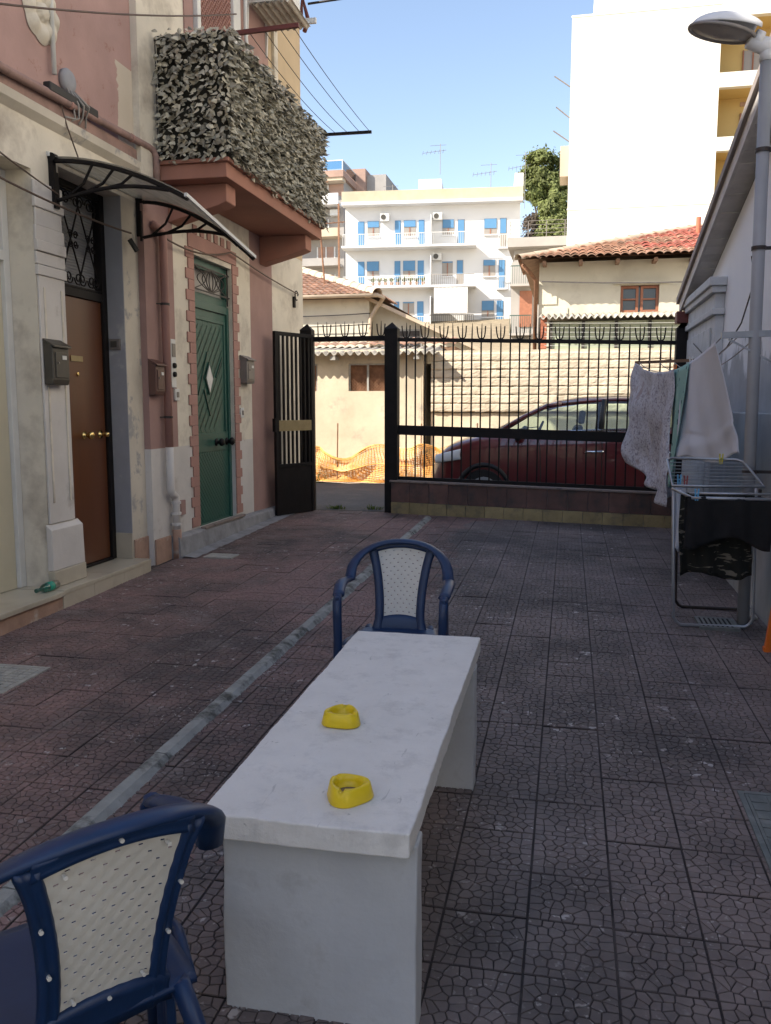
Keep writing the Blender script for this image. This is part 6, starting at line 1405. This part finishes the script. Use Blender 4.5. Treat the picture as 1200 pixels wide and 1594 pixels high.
tp2('air_conditioner', [(-18.6, -17.9, 66.4, 66.85, tzz(334), tzz(325))], 'white_metal')
tp2('downpipe', [(-17.75, -17.62, 65.6, 65.7, 4, tzz(320))], 'rust')
m_ = MB(); m_.lathe([(.05, -.02), (.55, -.2), (.6, -.22), (.56, -.18), (.05, .0)], (-16.7, 66.5, 16.9), 'y', 18); single('satellite_dish', 'round satellite dish on the roof between the tower and the white block', 'satellite dish', m_, 'white_enamel', smooth=True)
nb = thing('ochre_tower', 'plain tan concrete tower peeping over the white block beside the brick tower', 'building', (-16, 72, 4))
m_ = MB(); m_.box(-18.6, -16.6, 70, 80, 3, 20.6); obj('front_block', m_, 'brick_far', nb); m_ = MB(); m_.box(-16.599, -15.0, 70.5, 84, 3, 20.2); obj('side_block', m_, 'grey_facade', nb)
m_ = MB(); m_.box(-15.0, -14.3, 72, 86, 3, 18.6); obj('low_block', m_, 'grey_facade', nb)

# ================================================================ tall white building on the right
bw = thing('tall_white_building', 'tall blank sunlit white building with ochre loggias on the right', 'building', (10, 42, 4))
us = [-.30, .88, 5.82, 12, 30]; LZ = [(15.45, 17.65), (12.86, 14.86), (10.33, 12.30), (7.8, 9.75)]
zs = [2, 7.8, 9.75, 10.33, 12.30, 12.86, 14.86, 15.45, 17.65, 18.25, 27]
obj('wall', wall_panel('y', 40, 40.3, us, zs, lambda u, z: not (5.82 < u < 12 and any(a < z < b for a, b in LZ)) and not (u < .88 and z > 18.25), lambda u, z: 0), 'big_white', bw)
m_ = MB(); m_.box(-.30, 30, 41.9, 60, 2, 18.2); m_.box(.88, 30, 41.9, 60, 18.2, 27); m_.box(-.30, 5.5, 40.301, 41.899, 2, 18.2); m_.box(.88, 5.5, 40.301, 41.899, 18.21, 27); obj('building_core', m_, 'big_white', bw)
for a, b in LZ:
    m_ = MB(); m_.box(5.501, 5.81, 40.301, 41.8, a-.1, b+.1); m_.box(5.82, 12, 41.55, 41.75, a-.1, b+.1); m_.box(5.82, 12, 40.301, 41.549, b+.001, b+.2); m_.box(5.82, 12, 40.301, 41.549, a-.2, a-.001); lg = obj('loggia', m_, 'loggia_ochre', bw)
    m_ = MB(); m_.box(6.95, 8.6, 41.50, 41.549, a+.05, a+1.35); wn = obj('window', m_, 'window_pale', lg)
    m_ = MB(); [m_.box(x_, x_+.05, 41.44, 41.499, a+.05, a+1.35) for x_ in (6.95, 7.35, 7.75, 8.15, 8.55)]; obj('bar', m_, 'wood_frame', lg)
    m_ = MB(); m_.box(6.95, 8.6, 41.50, 41.549, a+1.65, a+1.82); obj('vent', m_, 'brick_far', lg)
m_ = MB(); m_.box(-.68, -.31, 40.4, 42, 11.7, 13.0); obj('side_balcony', m_, 'tower_cream', bw)
for z in (18.20, 10.18): m_ = MB(); m_.box(-.33, 5.80, 39.98, 39.999, z-.04, z+.03); obj('string_course', m_, 'big_white', bw)
for i, (z, d_) in enumerate(((15.5, .7), (14.2, .6), (13.2, .7))): m_ = MB(); m_.tube([(-.31, 40.5, z), (-.31-d_, 40.5, z+.5)], .03, 5); obj('side_bracket', m_, 'steel_box', bw)
# -- grey terrace house between
lt = thing('terrace_house', 'grey house with roof terrace between the white block and the tall building', 'building', (-1.8, 50, 4))
m_ = MB(); m_.box(-3.4, .5, 50, 56, 2, 9.6); obj('wall', m_, 'grey_facade', lt)
m_ = MB(); m_.box(-3.6, .5, 49.5, 56, 10.35, 10.85); m_.box(-3.3, .5, 50.4, 56, 9.601, 10.349); obj('roof_terrace', m_, 'grey_facade', lt)
m_ = MB(); [m_.box(-3.5, .5, 49.6, 49.63, 10.851+.22*i, 10.87+.22*i) for i in range(1, 5)]; [m_.box(x_, x_+.04, 49.6, 49.64, 10.851, 11.75) for x_ in (-3.5, -2.5, -1.5, -.5)]; obj('railing', m_, 'steel_box', lt)
for x0, z0, z1 in ((-2.9, 6.0, 8.0), (-1.4, 6.0, 8.0)): m_ = MB(); m_.box(x0, x0+.7, 49.93, 49.999, z0, z1); obj('door', m_, 'wood_frame', lt)
for z in (8.3, 5.6): m_ = MB(); m_.box(-3.4, -2.2, 49.2, 49.999, z-.12, z); b = obj('balcony', m_, 'grey_facade', lt); m_ = MB(); m_.box(-3.4, -2.2, 49.2, 49.22, z+.95, z+1.0); [m_.box(-3.4+.12*i, -3.38+.12*i, 49.2, 49.22, z+.001, z+.949) for i in range(11)]; obj('railing', m_, 'green_dark', b)

# ================================================================ trees
def tree(name, label, base, h_, blobs, mat, leafn, lsize, up=.35):
    t = thing(name, label, 'tree', base, 'trees on the hill')
    m_ = MB(); x, y, z = base
    m_.tube([(x, y, z-.5), (x+.1, y, z+h_*.4), (x-.1, y, z+h_*.75)], [.32, .25, .15], 8)
    for c, r in blobs: m_.tube([(x, y, z+h_*.4), ((x+c[0])/2, (y+c[1])/2, (z+h_*.4+c[2])/2+.2), c], [.16, .10, .04], 6)
    obj('trunk', m_, 'bark', t)
    cr = MB()
    tot = sum(r[0]*r[1]*r[2] for _, r in blobs)
    for c, r in blobs:
        n = int(leafn*r[0]*r[1]*r[2]/tot)
        sub = [(Vector((random.gauss(0, 1), random.gauss(0, 1), random.gauss(0, 1))).normalized()*random.uniform(.55, 1.0), random.uniform(.26, .40)) for _ in range(13)]
        for i in range(n):
            s_, sr = random.choice(sub); d_ = s_+Vector((random.gauss(0, 1), random.gauss(0, 1), random.gauss(0, 1)))*sr*.55
            p = Vector(c)+Vector((d_.x*r[0], d_.y*r[1], d_.z*r[2]))
            n_ = (Vector((d_.x, d_.y, d_.z+.25)).normalized()*1.3+Vector((random.gauss(0, 1), random.gauss(0, 1), random.gauss(0, 1)))*.45).normalized(); a = n_.cross(Vector((random.gauss(0, 1), random.gauss(0, 1), random.gauss(0, 1)))).normalized(); b = n_.cross(a); e = random.uniform(.6, 1.3)*lsize
            cr.add([p-b*e*.4, p+a*e, p+b*e*.4, p-a*e*.6], [(0, 1, 2, 3)])
    obj('crown', cr, mat, t); return t
hz_ = hill_z(-3, 90)
tree('pine_tree', 'large round-crowned dark green pine beside the tall white building', (-3.0, 90, hz_), 9, [((-3.3, 90, 25.2), (1.9, 1.4, 1.5)), ((-2.3, 90.5, 23.6), (2.0, 1.4, 1.4)), ((-4.3, 90, 23.2), (1.3, 1.0, 1.3)), ((-2.6, 89.5, 21.8), (1.7, 1.2, 1.1)), ((-.9, 91, 24.6), (1.4, 1.2, 1.8))], 'pine_needles', 16000, .26)
tree('conifer_tree', 'lighter pointed conifer below the pine', (-2.0, 84, hill_z(-2, 84)), 6, [((-1.9, 84, 19.8), (1.2, 1.2, 1.2)), ((-1.8, 84, 18.2), (1.6, 1.5, 1.3)), ((-1.5, 84, 16.8), (1.9, 1.6, 1.3)), ((-1.8, 84, 21.0), (.55, .55, 1.0)), ((-.7, 84.5, 18), (1.2, 1.2, 1.8))], 'conifer_needles', 14000, .22, .8)
tree('bare_tree', 'brownish half-dead tree left of the pointed conifer', (-3.9, 85, hill_z(-4, 85)), 5, [((-3.9, 85, 18.6), (.9, .9, 1.3)), ((-3.7, 85, 16.8), (1.2, 1.1, 1.2)), ((-3.3, 85, 16.0), (1.2, 1, .9))], 'brown_foliage', 6000, .2)

# ================================================================ unseen buildings added to shape the light in the yard
rh = thing('sky_blocker_house', 'unseen plain plastered house added behind the viewer to block sky light', 'house', (0, -14, 0))  # added out of view to cut the sky light from behind
us = [-9, -2.4, -1.4, .2, 1.2, 9.0]; zs = [-.3, .1, 2.2, 2.6, 3.4, 4.6]
obj('wall', wall_panel('y', -14, -14.4, us, zs, lambda u, z: not ((-2.4 < u < -1.4 and .1 < z < 2.2) or (.2 < u < 1.2 and (2.6 < z < 3.4))), lambda u, z: 0), 'cream_plaster', rh)
m_ = MB(); m_.box(-9, 9, -20, -14.401, -.3, 4.6); obj('building_core', m_, 'grey_facade', rh)
m_ = MB(); m_.box(-2.4, -1.4, -14.3, -14.25, .1, 2.2); obj('door', m_, 'wood_frame', rh)
m_ = MB(); m_.box(.2, 1.2, -14.3, -14.25, 2.6, 3.4); obj('window', m_, 'window_dark', rh)
nbw = thing('bounce_block', 'unseen pale block added behind the outbuilding to bounce warm sunlight', 'building', (11, 6, 0))  # added out of view to bounce warm sun onto the left wall
us = [-12]+[v for i in range(9) for v in (-10.5+3.2*i, -9.3+3.2*i)]+[19]; zs = [-.3]+[v for i in range(4) for v in (1.0+3.1*i, 2.5+3.1*i)]+[13.2]
ok = lambda u, z: not (any(-10.5+3.2*i < u < -9.3+3.2*i for i in range(9)) and any(1.0+3.1*i < z < 2.5+3.1*i for i in range(4)))
obj('wall', wall_panel('x', 8.0, 8.3, us, zs, ok, lambda u, z: 0), 'big_white', nbw)
m_ = MB(); m_.box(8.301, 18, -12, 19, -.3, 13.2); obj('building_core', m_, 'window_pale', nbw)
